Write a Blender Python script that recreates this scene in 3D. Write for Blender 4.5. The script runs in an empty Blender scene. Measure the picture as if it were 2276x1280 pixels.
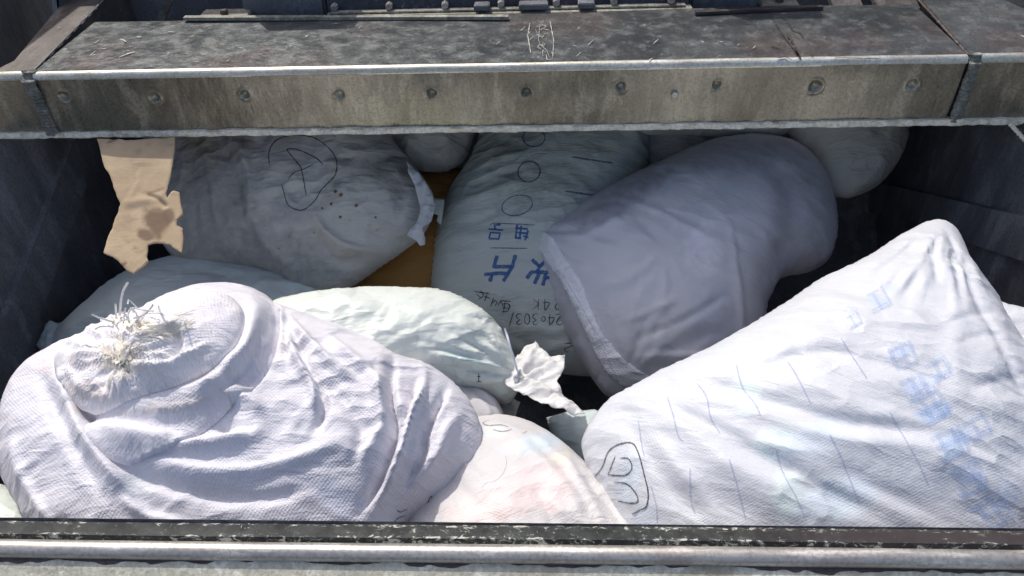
import bpy, bmesh, math, random
import numpy as np
from mathutils import Vector, Matrix
from mathutils.geometry import delaunay_2d_cdt
from mathutils.bvhtree import BVHTree
random.seed(4); RNG = np.random.default_rng(4)
S = bpy.context.scene
COL = S.collection

# ------------------------------------------------------------------ camera
FPX = 1700.0
xw = np.array([35000, -150, -1700.]); xw /= np.linalg.norm(xw)
yw = np.array([100, -1432, 1700.]); yw -= xw * (yw @ xw); yw /= np.linalg.norm(yw)
zw = np.cross(xw, yw)
CAM = np.array([0, -.55, .90])
cam_d = bpy.data.cameras.new('camera'); cam = bpy.data.objects.new('camera', cam_d); COL.objects.link(cam)
cam_d.sensor_width = 36; cam_d.lens = FPX / 2276 * 36; cam_d.clip_start = .02; cam_d.clip_end = 400
Rm = np.array([[xw[0], -xw[1], -xw[2]], [yw[0], -yw[1], -yw[2]], [zw[0], -zw[1], -zw[2]]])
cam.matrix_world = Matrix.Translation(Vector(CAM)) @ Matrix(Rm.tolist()).to_4x4()
S.camera = cam
def ray(px, py):
    px = np.asarray(px, float); py = np.asarray(py, float)
    c = np.stack([(px - 1138) / FPX, (py - 640) / FPX, np.ones_like(px)], -1)
    return np.stack([c @ xw, c @ yw, c @ zw], -1)

def proj(P):
    d = np.asarray(P) - CAM
    c = d[:, :1] * xw + d[:, 1:2] * yw + d[:, 2:3] * zw
    return np.stack([1138 + FPX * c[:, 0] / c[:, 2], 640 + FPX * c[:, 1] / c[:, 2]], 1)
# ------------------------------------------------------------------ light
SUN = Vector((-.40, .55, 1.0)).normalized()          # towards the sun: beyond the beam, high, from the left
elev = math.asin(SUN.z); azim = math.atan2(SUN.x, SUN.y)
w = bpy.data.worlds.new('World'); S.world = w; w.use_nodes = True
nt = w.node_tree
sky = nt.nodes.new('ShaderNodeTexSky'); sky.sky_type = 'NISHITA'; sky.sun_disc = False
sky.sun_elevation = elev; sky.sun_rotation = azim; sky.air_density = .8; sky.dust_density = 4.0; sky.ozone_density = .8
bg = nt.nodes['Background']; bg.inputs['Strength'].default_value = .15
nt.links.new(sky.outputs[0], bg.inputs['Color'])
sd = bpy.data.lights.new('sun', 'SUN'); sd.energy = 2.5; sd.angle = math.radians(.53); sd.color = (1, .955, .89)
so = bpy.data.objects.new('sun', sd); COL.objects.link(so); so.rotation_euler = SUN.to_track_quat('Z', 'Y').to_euler()
S.view_settings.view_transform = 'Standard'; S.view_settings.look = 'None'
S.view_settings.exposure = .2; S.view_settings.gamma = 1

# ------------------------------------------------------------------ helpers
def tag(o, label=None, cat=None, group=None, kind=None):
    if label: o['label'] = label
    if cat: o['category'] = cat
    if group: o['group'] = group
    if kind: o['kind'] = kind
    return o
def empty(name, loc, label=None, cat=None, group=None):
    o = bpy.data.objects.new(name, None); COL.objects.link(o); o.location = loc; o.empty_display_size = .05
    return tag(o, label, cat, group)
def link(name, me, mat, parent=None, smooth=True):
    me.materials.append(mat)
    if smooth: me.polygons.foreach_set('use_smooth', [True] * len(me.polygons))
    o = bpy.data.objects.new(name, me); COL.objects.link(o)
    if parent:
        o.parent = parent
        off = Vector(parent.location); p = parent.parent
        while p: off += Vector(p.location); p = p.parent
        me.transform(Matrix.Translation(-off))
    return o
def from_pd(name, v, f): me = bpy.data.meshes.new(name); me.from_pydata([tuple(map(float, a)) for a in v], [], [tuple(map(int, a)) for a in f]); me.update(); return me

def hash2(ix, iy, seed):
    n = (ix.astype(np.int64) * 374761393 + iy.astype(np.int64) * 668265263 + seed * 144665) & 0x7fffffff
    n = ((n ^ (n >> 13)) * 1274126177) & 0x7fffffff
    return ((n ^ (n >> 16)) & 0xffff) / 65535.0
def vnoise(x, y, seed=0):
    ix = np.floor(x).astype(int); iy = np.floor(y).astype(int); fx = x - ix; fy = y - iy
    fx = fx**3 * (fx * (fx * 6 - 15) + 10); fy = fy**3 * (fy * (fy * 6 - 15) + 10)
    a = hash2(ix, iy, seed); b = hash2(ix + 1, iy, seed); c = hash2(ix, iy + 1, seed); d = hash2(ix + 1, iy + 1, seed)
    return (a * (1 - fx) + b * fx) * (1 - fy) + (c * (1 - fx) + d * fx) * fy
def fbm(x, y, seed=0, o=3):
    r = 0; a = .5
    for i in range(o): r = r + a * (vnoise(x, y, seed + i * 17) - .5) * 2; x = x * 2.03 + 5.1; y = y * 2.03 + 1.7; a *= .5
    return r
def ridged(x, y, seed=0): return 1 - 2 * np.abs(fbm(x, y, seed, 2)) * 1.4

def catmull(P, closed=True, step=8.0):
    P = [np.array(p, float) for p in P]; n = len(P); out = []
    for i in range(n if closed else n - 1):
        if closed: p0, p1, p2, p3 = P[i - 1], P[i], P[(i + 1) % n], P[(i + 2) % n]
        else: p0 = P[max(i - 1, 0)]; p1 = P[i]; p2 = P[i + 1]; p3 = P[min(i + 2, n - 1)]
        k = max(1, int(round(np.linalg.norm(p2 - p1) / step)))
        for j in range(k):
            t = j / k
            out.append(.5 * (2 * p1 + (p2 - p0) * t + (2 * p0 - 5 * p1 + 4 * p2 - p3) * t * t + (3 * p1 - p0 - 3 * p2 + p3) * t**3))
    if not closed: out.append(P[-1])
    return np.array(out)
def linres(P, closed=True, step=8.0):
    P = [np.array(p, float) for p in P]; n = len(P); out = []
    for i in range(n if closed else n - 1):
        a = P[i]; b = P[(i + 1) % n]; k = max(1, int(round(np.linalg.norm(b - a) / step)))
        for j in range(k): out.append(a + (b - a) * j / k)
    if not closed: out.append(P[-1])
    return np.array(out)
def inside(P, Q):
    x, y = P[:, 0], P[:, 1]; r = np.zeros(len(P), bool); n = len(Q)
    for i in range(n):
        x1, y1 = Q[i]; x2, y2 = Q[(i + 1) % n]
        if y1 == y2: continue
        c = ((y1 > y) != (y2 > y)) & (x < (x2 - x1) * (y - y1) / (y2 - y1) + x1); r ^= c
    return r
def seg_dist(P, Q, closed=False):
    """distance, signed side and 0..1 position along polyline"""
    n = len(Q); best = np.full(len(P), 1e9); side = np.zeros(len(P)); tt = np.zeros(len(P))
    L = [0]
    for i in range(n - 1): L.append(L[-1] + np.linalg.norm(Q[i + 1] - Q[i]))
    for i in range(n if closed else n - 1):
        a = Q[i]; b = Q[(i + 1) % n]; d = b - a; l2 = d @ d + 1e-12
        t = np.clip(((P - a) @ d) / l2, 0, 1); v = P - (a + t[:, None] * d); dd = np.hypot(v[:, 0], v[:, 1])
        m = dd < best; best[m] = dd[m]; side[m] = np.sign(d[0] * v[m, 1] - d[1] * v[m, 0])
        if not closed: tt[m] = (L[i] + t[m] * math.sqrt(l2)) / (L[-1] + 1e-9)
    return best, side, tt
def tri_mesh(poly, sp):
    lo = poly.min(0); hi = poly.max(0)
    xs = np.arange(lo[0], hi[0], sp); ys = np.arange(lo[1], hi[1], sp * .866)
    X, Y = np.meshgrid(xs, ys); X = X + (np.arange(len(ys)) % 2)[:, None] * sp * .5
    P = np.stack([X.ravel(), Y.ravel()], 1); P += RNG.uniform(-.12, .12, P.shape) * sp
    P = P[inside(P, poly)]; d, _, _ = seg_dist(P, poly, True); P = P[d > sp * .55]
    allp = np.vstack([poly, P]); nb = len(poly)
    r = delaunay_2d_cdt([Vector(p) for p in allp], [], [list(range(nb))], 1, 1e-6)
    V = np.array([tuple(v) for v in r[0]]); F = np.array([t for t in r[2] if len(t) == 3])
    a = V[F[:, 1]] - V[F[:, 0]]; b = V[F[:, 2]] - V[F[:, 0]]; cr = a[:, 0] * b[:, 1] - a[:, 1] * b[:, 0]
    F = F[np.abs(cr) > 1e-7]; cr = cr[np.abs(cr) > 1e-7]; F[cr < 0] = F[cr < 0][:, ::-1]
    E = np.vstack([F[:, [0, 1]], F[:, [1, 2]], F[:, [2, 0]]]); Es = np.sort(E, 1)
    U, cnt = np.unique(Es, axis=0, return_counts=True)
    bnd = np.zeros(len(V), bool); bnd[U[cnt == 1].ravel()] = True
    return V, F, U, bnd, E[[True] * len(E)], U[cnt == 1]
def poisson(V, U, bnd, iters=500):
    n = len(V); i, j = U[:, 0], U[:, 1]; b = np.where(bnd, 0., 1.); x = np.zeros(n)
    def A(x): d = x[i] - x[j]; r = np.bincount(i, d, n) - np.bincount(j, d, n); r[bnd] = 0; return r
    r = b - A(x); p = r.copy(); rs = r @ r
    for k in range(iters):
        Ap = A(p); al = rs / (p @ Ap + 1e-20); x += al * p; r -= al * Ap; rn = r @ r
        if rn < 1e-6: break
        p = r + rn / rs * p; rs = rn
    x = np.maximum(x, 0); return x / x.max()
def sstep(a, b, x): t = np.clip((x - a) / (b - a), 0, 1); return t * t * (3 - 2 * t)

class Frame:
    """a plane in the world, fixed by the depth of three image points"""
    def __init__(s, D):
        P = [CAM + ray(x, y) * d for x, y, d in D]
        n = np.cross(P[1] - P[0], P[2] - P[0]); n /= np.linalg.norm(n)
        if n @ (CAM - P[0]) < 0: n = -n
        s.o = (P[0] + P[1] + P[2]) / 3; s.n = n
        u = np.array([1., 0, 0]); u -= n * (u @ n); s.u = u / np.linalg.norm(u); s.v = np.cross(n, s.u)
        s.mpp = np.mean([d for _, _, d in D]) / FPX
    def to2(s, Q):
        Q = np.asarray(Q, float); r = ray(Q[:, 0], Q[:, 1]); t = ((s.o - CAM) @ s.n) / (r @ s.n); W = CAM + r * t[:, None] - s.o
        return np.stack([W @ s.u, W @ s.v], 1)
    def to3(s, P, h): return s.o + P[:, :1] * s.u + P[:, 1:2] * s.v + h[:, None] * s.n

def inflate(name, D, outline=None, T=.1, mat=None, parent=None, Tb=None, sp=8, smooth=True, p=.5, strokes=(), pleats=(), noise=(), stains_and_shade=(),
            sheet=False, thick=.0012, rot=0., ragged=0., seed=1, amp_k=1., shift=0., bow=None, conform=None):
    fr = Frame(D); m = fr.mpp
    O = catmull(outline, True, sp) if smooth else linres(outline, True, sp)
    if ragged:
        k = np.arange(len(O)); O = O + np.stack([fbm(k * .35, k * 0, seed + 3), fbm(k * .35, k * 0 + 9, seed + 7)], 1) * ragged
    poly = fr.to2(O)
    V, F, U, bnd, _, BE = tri_mesh(poly, sp * m)
    u = poisson(V, U, bnd)
    x, y = V[:, 0], V[:, 1]
    h = np.zeros(len(V)) if sheet else T * u**p
    edge = np.ones(len(V)) if sheet else sstep(.0, .25, u)
    d = np.zeros(len(V)); base = np.zeros(len(V))
    if conform:
        base = np.zeros(len(V)); P0 = fr.to3(V, base + .4)
        for q in range(len(V)):
            best = -1.
            for cf in conform:
                loc = o_data[cf.name][0].ray_cast(Vector(P0[q]), Vector(-fr.n))[0]
                if loc is None:
                    lc = o_data[cf.name][0].find_nearest(Vector(fr.to3(V[q:q + 1], np.zeros(1))[0]))[0]; hh = (np.array(lc) - fr.o) @ fr.n - .004
                else: hh = (np.array(loc) - fr.o) @ fr.n
                best = max(best, hh)
            base[q] = best
        for _ in range(12):
            a_ = np.bincount(U[:, 0], base[U[:, 1]], len(V)) + np.bincount(U[:, 1], base[U[:, 0]], len(V)); c0 = np.bincount(U.ravel(), minlength=len(V))
            base = .5 * base + .5 * a_ / np.maximum(c0, 1)
    PX = proj(fr.to3(V, h + base + shift))
    for st in strokes:                                     # (points, width px, height m, asymmetry)
        pts, wd, amp = st[:3]; asym = st[3] if len(st) > 3 else 0
        q = catmull(pts, False, 12); dist, side, tt = seg_dist(PX, q); side = -side; ww = wd; amp = amp * amp_k
        w1 = np.where(side > 0, ww * (1 - asym), ww * (1 + asym))
        tap = np.minimum(sstep(0, .22, tt), sstep(0, .22, 1 - tt)) * .85 + .15
        d += amp * np.exp(-(dist / w1)**2) * tap
    for (cx, cy, n_, amp, r0, r1) in pleats:               # folds that run out from a tie or a corner
        ang = np.arctan2(PX[:, 1] - cy, PX[:, 0] - cx); rr = np.hypot(PX[:, 0] - cx, PX[:, 1] - cy) * m
        f_ = sstep(0, r0 * .3, rr / m) * (1 - sstep(r0, r1, rr / m))
        d += amp * f_ * ridged(ang * n_ / 6.28 + 40 + fbm(rr * 8, rr * 0, seed) * .5, rr / m / r1 * 1.7, seed + 5)
    for (ang, fu, fv, amp) in noise:                       # (direction deg, cycles per m along, across)
        c_, s_ = math.cos(math.radians(ang)), math.sin(math.radians(ang))
        a = (x * c_ + y * s_) * fu; b = (-x * s_ + y * c_) * fv
        wv = fbm(a * .6 + 3, b * .6 + 1, seed + 31) * .8
        d += amp * ridged(a + wv, b + wv, seed + int(fu * 7))
    if bow: d += bow * (1 - u)
    d *= edge
    hf = h + d + shift
    if conform: hf = hf + base; cbase = base
    if sheet: hb = hf - thick; Vb = V; idx = np.arange(len(V)) + len(V)
    else:
        Tb_ = T * .8 if Tb is None else Tb
        hb = (-Tb_ * u**p + shift * 1) if not conform else cbase - .004 - .01 * u; idx = np.where(bnd, np.arange(len(V)), np.arange(len(V)) + len(V))
    P3 = np.vstack([fr.to3(V, hf), fr.to3(V, hb)])
    FF = np.vstack([F, idx[F][:, ::-1]])
    faces = [tuple(t) for t in FF]
    if sheet:
        for a, b in BE: faces.append((a, b, b + len(V), a + len(V)))
    me = from_pd(name, P3, faces)
    if not sheet:                                          # drop doubled rim points
        bm = bmesh.new(); bm.from_mesh(me); bmesh.ops.delete(bm, geom=[v for v in bm.verts if not v.link_faces], context='VERTS')
        loops = None; bm.to_mesh(me); bm.free()
    co = np.zeros(len(me.vertices) * 3); me.vertices.foreach_get('co', co); co = co.reshape(-1, 3) - fr.o
    c_, s_ = math.cos(math.radians(rot)), math.sin(math.radians(rot))
    uu = co @ fr.u; vv = co @ fr.v; uvx = uu * c_ + vv * s_; uvy = -uu * s_ + vv * c_
    uvl = me.uv_layers.new(name='UVMap'); li = np.zeros(len(me.loops), int); me.loops.foreach_get('vertex_index', li)
    uvl.data.foreach_set('uv', np.stack([uvx[li], uvy[li]], 1).ravel())
    colr = np.zeros((len(me.vertices), 4))
    cw = np.zeros(len(me.vertices) * 3); me.vertices.foreach_get('co', cw); QP = proj(cw.reshape(-1, 3))
    for (cx, cy, rx, ry, an, rgb, a) in stains_and_shade:
        ca, sa = math.cos(math.radians(an)), math.sin(math.radians(an)); q = QP - np.array([cx, cy])
        e = np.hypot((q[:, 0] * ca + q[:, 1] * sa) / rx, (-q[:, 0] * sa + q[:, 1] * ca) / ry)
        e = e + fbm(q[:, 0] / 22 + 7, q[:, 1] / 22, seed + 91) * .45
        k = (1 - sstep(.55, 1.15, e)) * a
        na = colr[:, 3] + k * (1 - colr[:, 3]); g = k / np.maximum(na, 1e-6)
        colr[:, :3] = colr[:, :3] * (1 - g[:, None]) + np.array(rgb) * g[:, None]; colr[:, 3] = na
    ca_ = me.color_attributes.new('stain', 'FLOAT_COLOR', 'POINT'); ca_.data.foreach_set('color', colr.ravel())  # one colour layer for stains, print tints and painted shade
    bv = BVHTree.FromPolygons([tuple(q) for q in P3], faces)
    o = link(name, me, mat, parent)
    o_data[o.name] = (bv, fr)
    return o
o_data = {}
def on_surface(o, pts, off=0.):
    bv = o_data[o.name][0]; out = []
    for px, py in pts:
        rr = ray(px, py); loc = bv.ray_cast(Vector(CAM), Vector(rr).normalized())[0]
        out.append((px, py, (np.array(loc) - CAM) @ rr / (rr @ rr) + off))
    return out

def drape(name, on, lines, wpx, mat, parent, smooth=True, lift=.0011, taper=True, split=False):
    if split:
        for ln in lines: drape(name, on, [ln], wpx, mat, parent, smooth, lift, taper)
        return
    """ink or twine lying on a sack: short flat ribbons that follow its surface"""
    bv, fr = o_data[on.name]; V = []; F = []
    for pts in lines:
        w_ = wpx
        if isinstance(pts, tuple) and len(pts) == 2 and isinstance(pts[1], (int, float)): pts, w_ = pts
        q = catmull(pts, False, 4) if smooth else linres(pts, False, 4)
        r = ray(q[:, 0], q[:, 1]); hit = []
        for k in range(len(q)):
            loc, n, _, dist = bv.ray_cast(Vector(CAM), Vector(r[k]).normalized())
            if loc is not None:
                if n.dot(Vector(CAM) - loc) < 0: n = -n
                hit.append((loc + n * lift, n))
            else: hit.append(None)
        run = []
        runs = []
        for h_ in hit:
            if h_ is None:
                if len(run) > 1: runs.append(run)
                run = []
            else: run.append(h_)
        if len(run) > 1: runs.append(run)
        for run in runs:
            N = len(run); base = len(V)
            for k, (p_, n_) in enumerate(run):
                a = run[max(k - 1, 0)][0]; b = run[min(k + 1, N - 1)][0]; t = (b - a).normalized() if (b - a).length > 1e-7 else Vector((1, 0, 0))
                s_ = t.cross(n_).normalized() * w_ * fr.mpp * .5 * ((.55 + .45 * min(1, k / 3, (N - 1 - k) / 3)) if taper else 1) * random.uniform(.85, 1.15)
                V += [p_ - s_, p_ + n_ * .0003, p_ + s_]
                if k: j = base + 3 * k; F += [(j - 3, j - 2, j + 1, j), (j - 2, j - 1, j + 2, j + 1)]
    if not F: return None
    me = from_pd(name, V, F)
    return link(name, me, mat, parent)

# ------------------------------------------------------------------ materials
def new_mat(name):
    m = bpy.data.materials.new(name); m.use_nodes = True; n = m.node_tree; return m, n, n.nodes['Principled BSDF']
class G:
    def __init__(s, n): s.n = n
    def nd(s, t, **k):
        a = s.n.nodes.new(t)
        for q, v in k.items(): setattr(a, q, v)
        return a
    def l(s, a, b): s.n.links.new(a, b)
    def math(s, op, a, b=None, c=None, clamp=False):
        x = s.nd('ShaderNodeMath', operation=op); x.use_clamp = clamp
        for i, v in enumerate((a, b, c)):
            if v is None: continue
            if isinstance(v, (int, float)): x.inputs[i].default_value = v
            else: s.l(v, x.inputs[i])
        return x.outputs[0]
    def mix(s, f, a, b):
        x = s.nd('ShaderNodeMix', data_type='RGBA')
        for i, v in ((0, f), (6, a), (7, b)):
            if isinstance(v, (int, float)): x.inputs[i].default_value = v
            elif isinstance(v, tuple): x.inputs[i].default_value = (*v, 1)
            else: s.l(v, x.inputs[i])
        return x.outputs[2]
    def noise(s, vec, scale, detail=4, rough=.55, dist=0):
        x = s.nd('ShaderNodeTexNoise'); x.inputs['Scale'].default_value = scale; x.inputs['Detail'].default_value = detail
        x.inputs['Roughness'].default_value = rough; x.inputs['Distortion'].default_value = dist
        if vec is not None: s.l(vec, x.inputs['Vector'])
        return x.outputs[0]
    def mapping(s, vec, scale=(1, 1, 1), rot=(0, 0, 0)):
        x = s.nd('ShaderNodeMapping'); x.inputs['Scale'].default_value = scale; x.inputs['Rotation'].default_value = rot; s.l(vec, x.inputs['Vector']); return x.outputs[0]
    def ramp(s, v, a, b, va=0., vb=1.):
        x = s.nd('ShaderNodeMapRange'); x.interpolation_type = 'SMOOTHSTEP'; s.l(v, x.inputs[0])
        for i, q in ((1, a), (2, b), (3, va), (4, vb)): x.inputs[i].default_value = q
        return x.outputs[0]
    def bump(s, h, dist, strength=1., prev=None):
        x = s.nd('ShaderNodeBump'); x.inputs['Distance'].default_value = dist; x.inputs['Strength'].default_value = strength; s.l(h, x.inputs['Height'])
        if prev is not None: s.l(prev, x.inputs['Normal'])
        return x.outputs[0]

def fabric(name, base, weave=.0052, wstr=.5, crease=.5, dirt=.25, dirtcol=(.30, .28, .24), rough=.5, spec=.35, crdir=0., trans=.0, crumple=1.):
    m, n, b = new_mat(name); g = G(n)
    uv = g.nd('ShaderNodeUVMap').outputs[0]; obj = g.nd('ShaderNodeTexCoord').outputs['Object']
    sep = g.nd('ShaderNodeSeparateXYZ')
    wob = g.nd('ShaderNodeVectorMath', operation='MULTIPLY_ADD')
    nz = g.nd('ShaderNodeTexNoise'); nz.inputs['Scale'].default_value = 9; nz.inputs['Detail'].default_value = 2; g.l(uv, nz.inputs['Vector'])
    g.l(nz.outputs['Color'], wob.inputs[0]); wob.inputs[1].default_value = (.018, .018, 0); g.l(uv, wob.inputs[2])
    g.l(wob.outputs[0], sep.inputs[0])
    k = 2 * math.pi / weave
    su = g.math('SINE', g.math('MULTIPLY', sep.outputs[0], k)); sv = g.math('SINE', g.math('MULTIPLY', sep.outputs[1], k * .93))
    wv = g.math('MULTIPLY', su, sv)
    patch = g.noise(uv, 7, 3)
    wvm = g.math('MULTIPLY', wv, g.ramp(patch, .38, .62, .35, 1.))
    cr1 = g.noise(g.mapping(uv, (1, 3.2, 1), (0, 0, math.radians(crdir))), 9, 5, .55, .6)
    cr1 = g.math('ABSOLUTE', g.math('SUBTRACT', cr1, .5))
    cr2 = g.noise(g.mapping(uv, (1, 2.2, 1), (0, 0, math.radians(crdir + 50))), 26, 4, .55, .8)
    cr2 = g.math('ABSOLUTE', g.math('SUBTRACT', cr2, .5))
    vo = g.nd('ShaderNodeTexVoronoi'); vo.feature = 'F1'; vo.inputs['Scale'].default_value = 15
    vw = g.nd('ShaderNodeVectorMath', operation='MULTIPLY_ADD'); nz2 = g.nd('ShaderNodeTexNoise'); nz2.inputs['Scale'].default_value = 14; nz2.inputs['Detail'].default_value = 3; g.l(uv, nz2.inputs['Vector'])
    g.l(nz2.outputs['Color'], vw.inputs[0]); vw.inputs[1].default_value = (.07, .07, 0); g.l(g.mapping(uv, (1, 2.1, 1), (0, 0, math.radians(crdir + 20))), vw.inputs[2]); g.l(vw.outputs[0], vo.inputs['Vector'])
    vm = g.math('MULTIPLY', vo.outputs['Distance'], g.ramp(g.noise(uv, 5, 2), .42, .62, .1, 1.))
    nrm = g.bump(vm, .022 * crumple, .6)
    nrm = g.bump(cr1, .03 * crease, .55, nrm)
    nrm = g.bump(cr2, .012 * crease, .5, nrm)
    nrm = g.bump(wvm, .0011, wstr, nrm)
    fine = g.noise(uv, 420, 2); nrm = g.bump(fine, .0012, .35, nrm)
    g.l(nrm, b.inputs['Normal'])
    d1 = g.ramp(g.noise(obj, 5.5, 6, .62, .5), .50, .78); d2 = g.ramp(g.noise(obj, 42, 5, .6), .62, .78)
    c = g.mix(g.math('MULTIPLY', d1, dirt), base, dirtcol); c = g.mix(g.math('MULTIPLY', d2, dirt * .6), c, dirtcol)
    c = g.mix(g.math('MULTIPLY', g.ramp(wv, -.9, .1, 1., 0.), wstr * .22), c, tuple(x * .62 for x in base))
    at = g.nd('ShaderNodeAttribute', attribute_name='stain')
    sf = g.math('MULTIPLY', at.outputs['Alpha'], g.ramp(g.noise(uv, 60, 4, .7), .3, .6, .55, 1.))
    c = g.mix(sf, c, at.outputs['Color'])
    g.l(c, b.inputs['Base Color'])
    b.inputs['Roughness'].default_value = rough; b.inputs['Specular IOR Level'].default_value = spec
    if trans:
        tr = g.nd('ShaderNodeBsdfTranslucent'); g.l(c, tr.inputs[0]); mx = g.nd('ShaderNodeMixShader'); mx.inputs[0].default_value = trans
        g.l(b.outputs[0], mx.inputs[1]); g.l(tr.outputs[0], mx.inputs[2]); g.l(mx.outputs[0], n.nodes['Material Output'].inputs[0])
    return m
def ink(name, col, solid=.75):
    m, n, b = new_mat(name); g = G(n); obj = g.nd('ShaderNodeTexCoord').outputs['Object']
    b.inputs['Base Color'].default_value = (*col, 1); b.inputs['Roughness'].default_value = .6
    tr = g.nd('ShaderNodeBsdfTransparent'); mx = g.nd('ShaderNodeMixShader')
    g.l(g.ramp(g.noise(obj, 260, 3, .7), .35, .6, solid * .55, solid), mx.inputs[0]); g.l(tr.outputs[0], mx.inputs[1]); g.l(b.outputs[0], mx.inputs[2])
    g.l(mx.outputs[0], n.nodes['Material Output'].inputs[0]); return m
def steel(name, a, b_, flecks=(.6, .6, .58), fleck=.15, rust=(.16, .085, .06), rustk=.3, metal=.5, rough=(.35, .7), stretch=(1, 1, 1), sc=7, fs=60, bump=.002, rot=0., spec=.5):
    m, n, b = new_mat(name); g = G(n); obj = g.nd('ShaderNodeTexCoord').outputs['Object']
    mp = g.mapping(obj, stretch, (0, 0, rot))
    n1 = g.noise(mp, sc, 8, .62, .4); n2 = g.noise(mp, sc * 4.3, 6, .65, .2); n3 = g.noise(mp, fs, 5, .6, .3); n4 = g.noise(obj, sc * .6, 4)
    n5 = g.noise(obj, 170, 3, .6)
    c = g.mix(g.ramp(n1, .3, .7), a, b_)
    c = g.mix(g.math('MULTIPLY', g.ramp(n2, .48, .66), .45), c, tuple(min(1, x * 1.75) for x in b_))
    c = g.mix(g.math('MULTIPLY', g.ramp(n4, .5, .7), rustk), c, rust)
    c = g.mix(g.math('MULTIPLY', g.ramp(n5, .45, .62), .35), c, tuple(x * .45 for x in a))
    fl = g.math('MULTIPLY', g.ramp(n3, .66, .72), g.ramp(n2, .48, .62))
    c = g.mix(g.math('MULTIPLY', fl, min(1, fleck * 4)), c, flecks)
    g.l(c, b.inputs['Base Color']); b.inputs['Metallic'].default_value = metal; b.inputs['Specular IOR Level'].default_value = spec
    g.l(g.ramp(n2, .3, .7, rough[0], rough[1]), b.inputs['Roughness'])
    nr = g.bump(n2, bump * 2.5, .6); nr = g.bump(n3, bump, .6, nr); g.l(nr, b.inputs['Normal'])
    return m
def flat(name, col, rough=.6, metal=0.):
    m, n, b = new_mat(name); g = G(n); obj = g.nd('ShaderNodeTexCoord').outputs['Object']
    g.l(g.mix(g.ramp(g.noise(obj, 30, 5, .6), .3, .7), tuple(x * .7 for x in col), tuple(min(1, x * 1.15) for x in col)), b.inputs['Base Color'])
    b.inputs['Roughness'].default_value = rough; b.inputs['Metallic'].default_value = metal; return m

M = {}
M['lav'] = fabric('woven_lavender_white', (.69, .68, .73), .0060, .24, .38, .12, rough=.55)
M['neck'] = fabric('woven_neck', (.80, .78, .80), .0066, .35, .6, .35, (.60, .53, .44), .6)
M['right'] = fabric('woven_bright_white', (.60, .62, .66), .0052, .14, .24, .15, (.55, .58, .66), .48, crumple=.7)
M['green'] = fabric('woven_pale_green', (.67, .72, .67), .0048, .12, .45, .10, (.5, .56, .52), .38, .5)
M['pink'] = fabric('woven_white_pink', (.595, .58, .585), .0054, .17, .3, .1, rough=.5, crumple=.5)
M['mauve'] = fabric('plastic_mauve', (.64, .635, .67), .003, .05, .14, .30, (.36, .33, .36), .36, .6, crumple=.35)
M['print'] = fabric('woven_grey_green', (.61, .645, .585), .004, .3, .5, .35, (.34, .34, .29), .5)
M['dirty'] = fabric('woven_dirty_grey', (.57, .55, .505), .0045, .25, .6, .95, (.20, .185, .165), .6)
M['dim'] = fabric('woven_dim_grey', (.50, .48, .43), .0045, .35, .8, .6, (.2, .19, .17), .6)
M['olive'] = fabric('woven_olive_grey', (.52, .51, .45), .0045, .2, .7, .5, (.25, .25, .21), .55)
M['teal'] = fabric('woven_pale_teal', (.58, .66, .66), .0045, .35, .5, .3, (.3, .34, .33), .5)
M['orange'] = fabric('woven_orange', (.42, .21, .055), .0045, .5, .5, .5, (.16, .08, .04), .6)
M['thin'] = fabric('thin_white', (.88, .88, .87), .004, .4, .9, .08, rough=.45, trans=.25)

M['fray'] = flat('fibre_white', (.95, .95, .95), .4)
_n = M['fray'].node_tree; _t = _n.nodes.new('ShaderNodeBsdfTranslucent'); _t.inputs[0].default_value = (.9, .9, .92, 1); _m = _n.nodes.new('ShaderNodeMixShader'); _m.inputs[0].default_value = .5
_n.links.new(_n.nodes['Principled BSDF'].outputs[0], _m.inputs[1]); _n.links.new(_t.outputs[0], _m.inputs[2]); _n.links.new(_m.outputs[0], _n.nodes['Material Output'].inputs[0])
M['black_ink'] = ink('marker_black', (.03, .03, .045), .9)
M['grey_ink'] = ink('marker_grey', (.09, .10, .13), .75)
M['blue_ink'] = ink('print_blue', (.04, .13, .36), .9)
M['navy_ink'] = ink('print_navy', (.05, .07, .14), .75)
M['pale_ink'] = ink('print_pale_blue', (.36, .41, .62), .40)
M['faded_ink'] = ink('print_faded_blue', (.40, .52, .76), .24)
M['pink_ink'] = ink('marker_pink', (.35, .08, .15), .7)
M['rust_ink'] = ink('rust_spot', (.20, .085, .03), .95)
M['straw'] = flat('straw_fibre', (.78, .74, .64)); M['fibre'] = flat('plastic_fibre', (.82, .83, .86), .4)
M['hem'] = fabric('hem_white', (.90, .90, .93), .0075, .5, .6, .05, rough=.45)
M['seam'] = flat('seam_white', (.88, .87, .93), .5)
M['top'] = steel('worn_dark_steel', (.058, .065, .069), (.120, .130, .130), fleck=.5, rust=(.15, .10, .09), rustk=.4, metal=.3, rough=(.28, .52), stretch=(1, 1, 1), sc=6.5)
M['face'] = steel('grimy_brown_steel', (.20, .185, .14), (.36, .335, .26), fleck=.05, rust=(.10, .075, .05), rustk=.4, metal=.6, rough=(.24, .42), stretch=(1, 1, .35), sc=6, fs=90, bump=.001)
M['rail'] = steel('brown_rail_steel', (.10, .085, .075), (.20, .175, .155), fleck=.1, rust=(.17, .12, .10), rustk=.6, metal=.2, rough=(.45, .75), sc=6, stretch=(1, .4, 1))
M['edge'] = steel('polished_edge', (.50, .49, .41), (.70, .69, .58), fleck=.0, rust=(.45, .30, .27), rustk=.3, metal=.6, rough=(.30, .45), stretch=(.15, 1, 1), sc=20, bump=.00005)
M['lip'] = steel('weld_lip', (.85, .78, .60), (.98, .92, .74), fleck=.3, rust=(.3, .24, .19), rustk=.25, metal=.1, rough=(.3, .6), sc=40, bump=.003)
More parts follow.
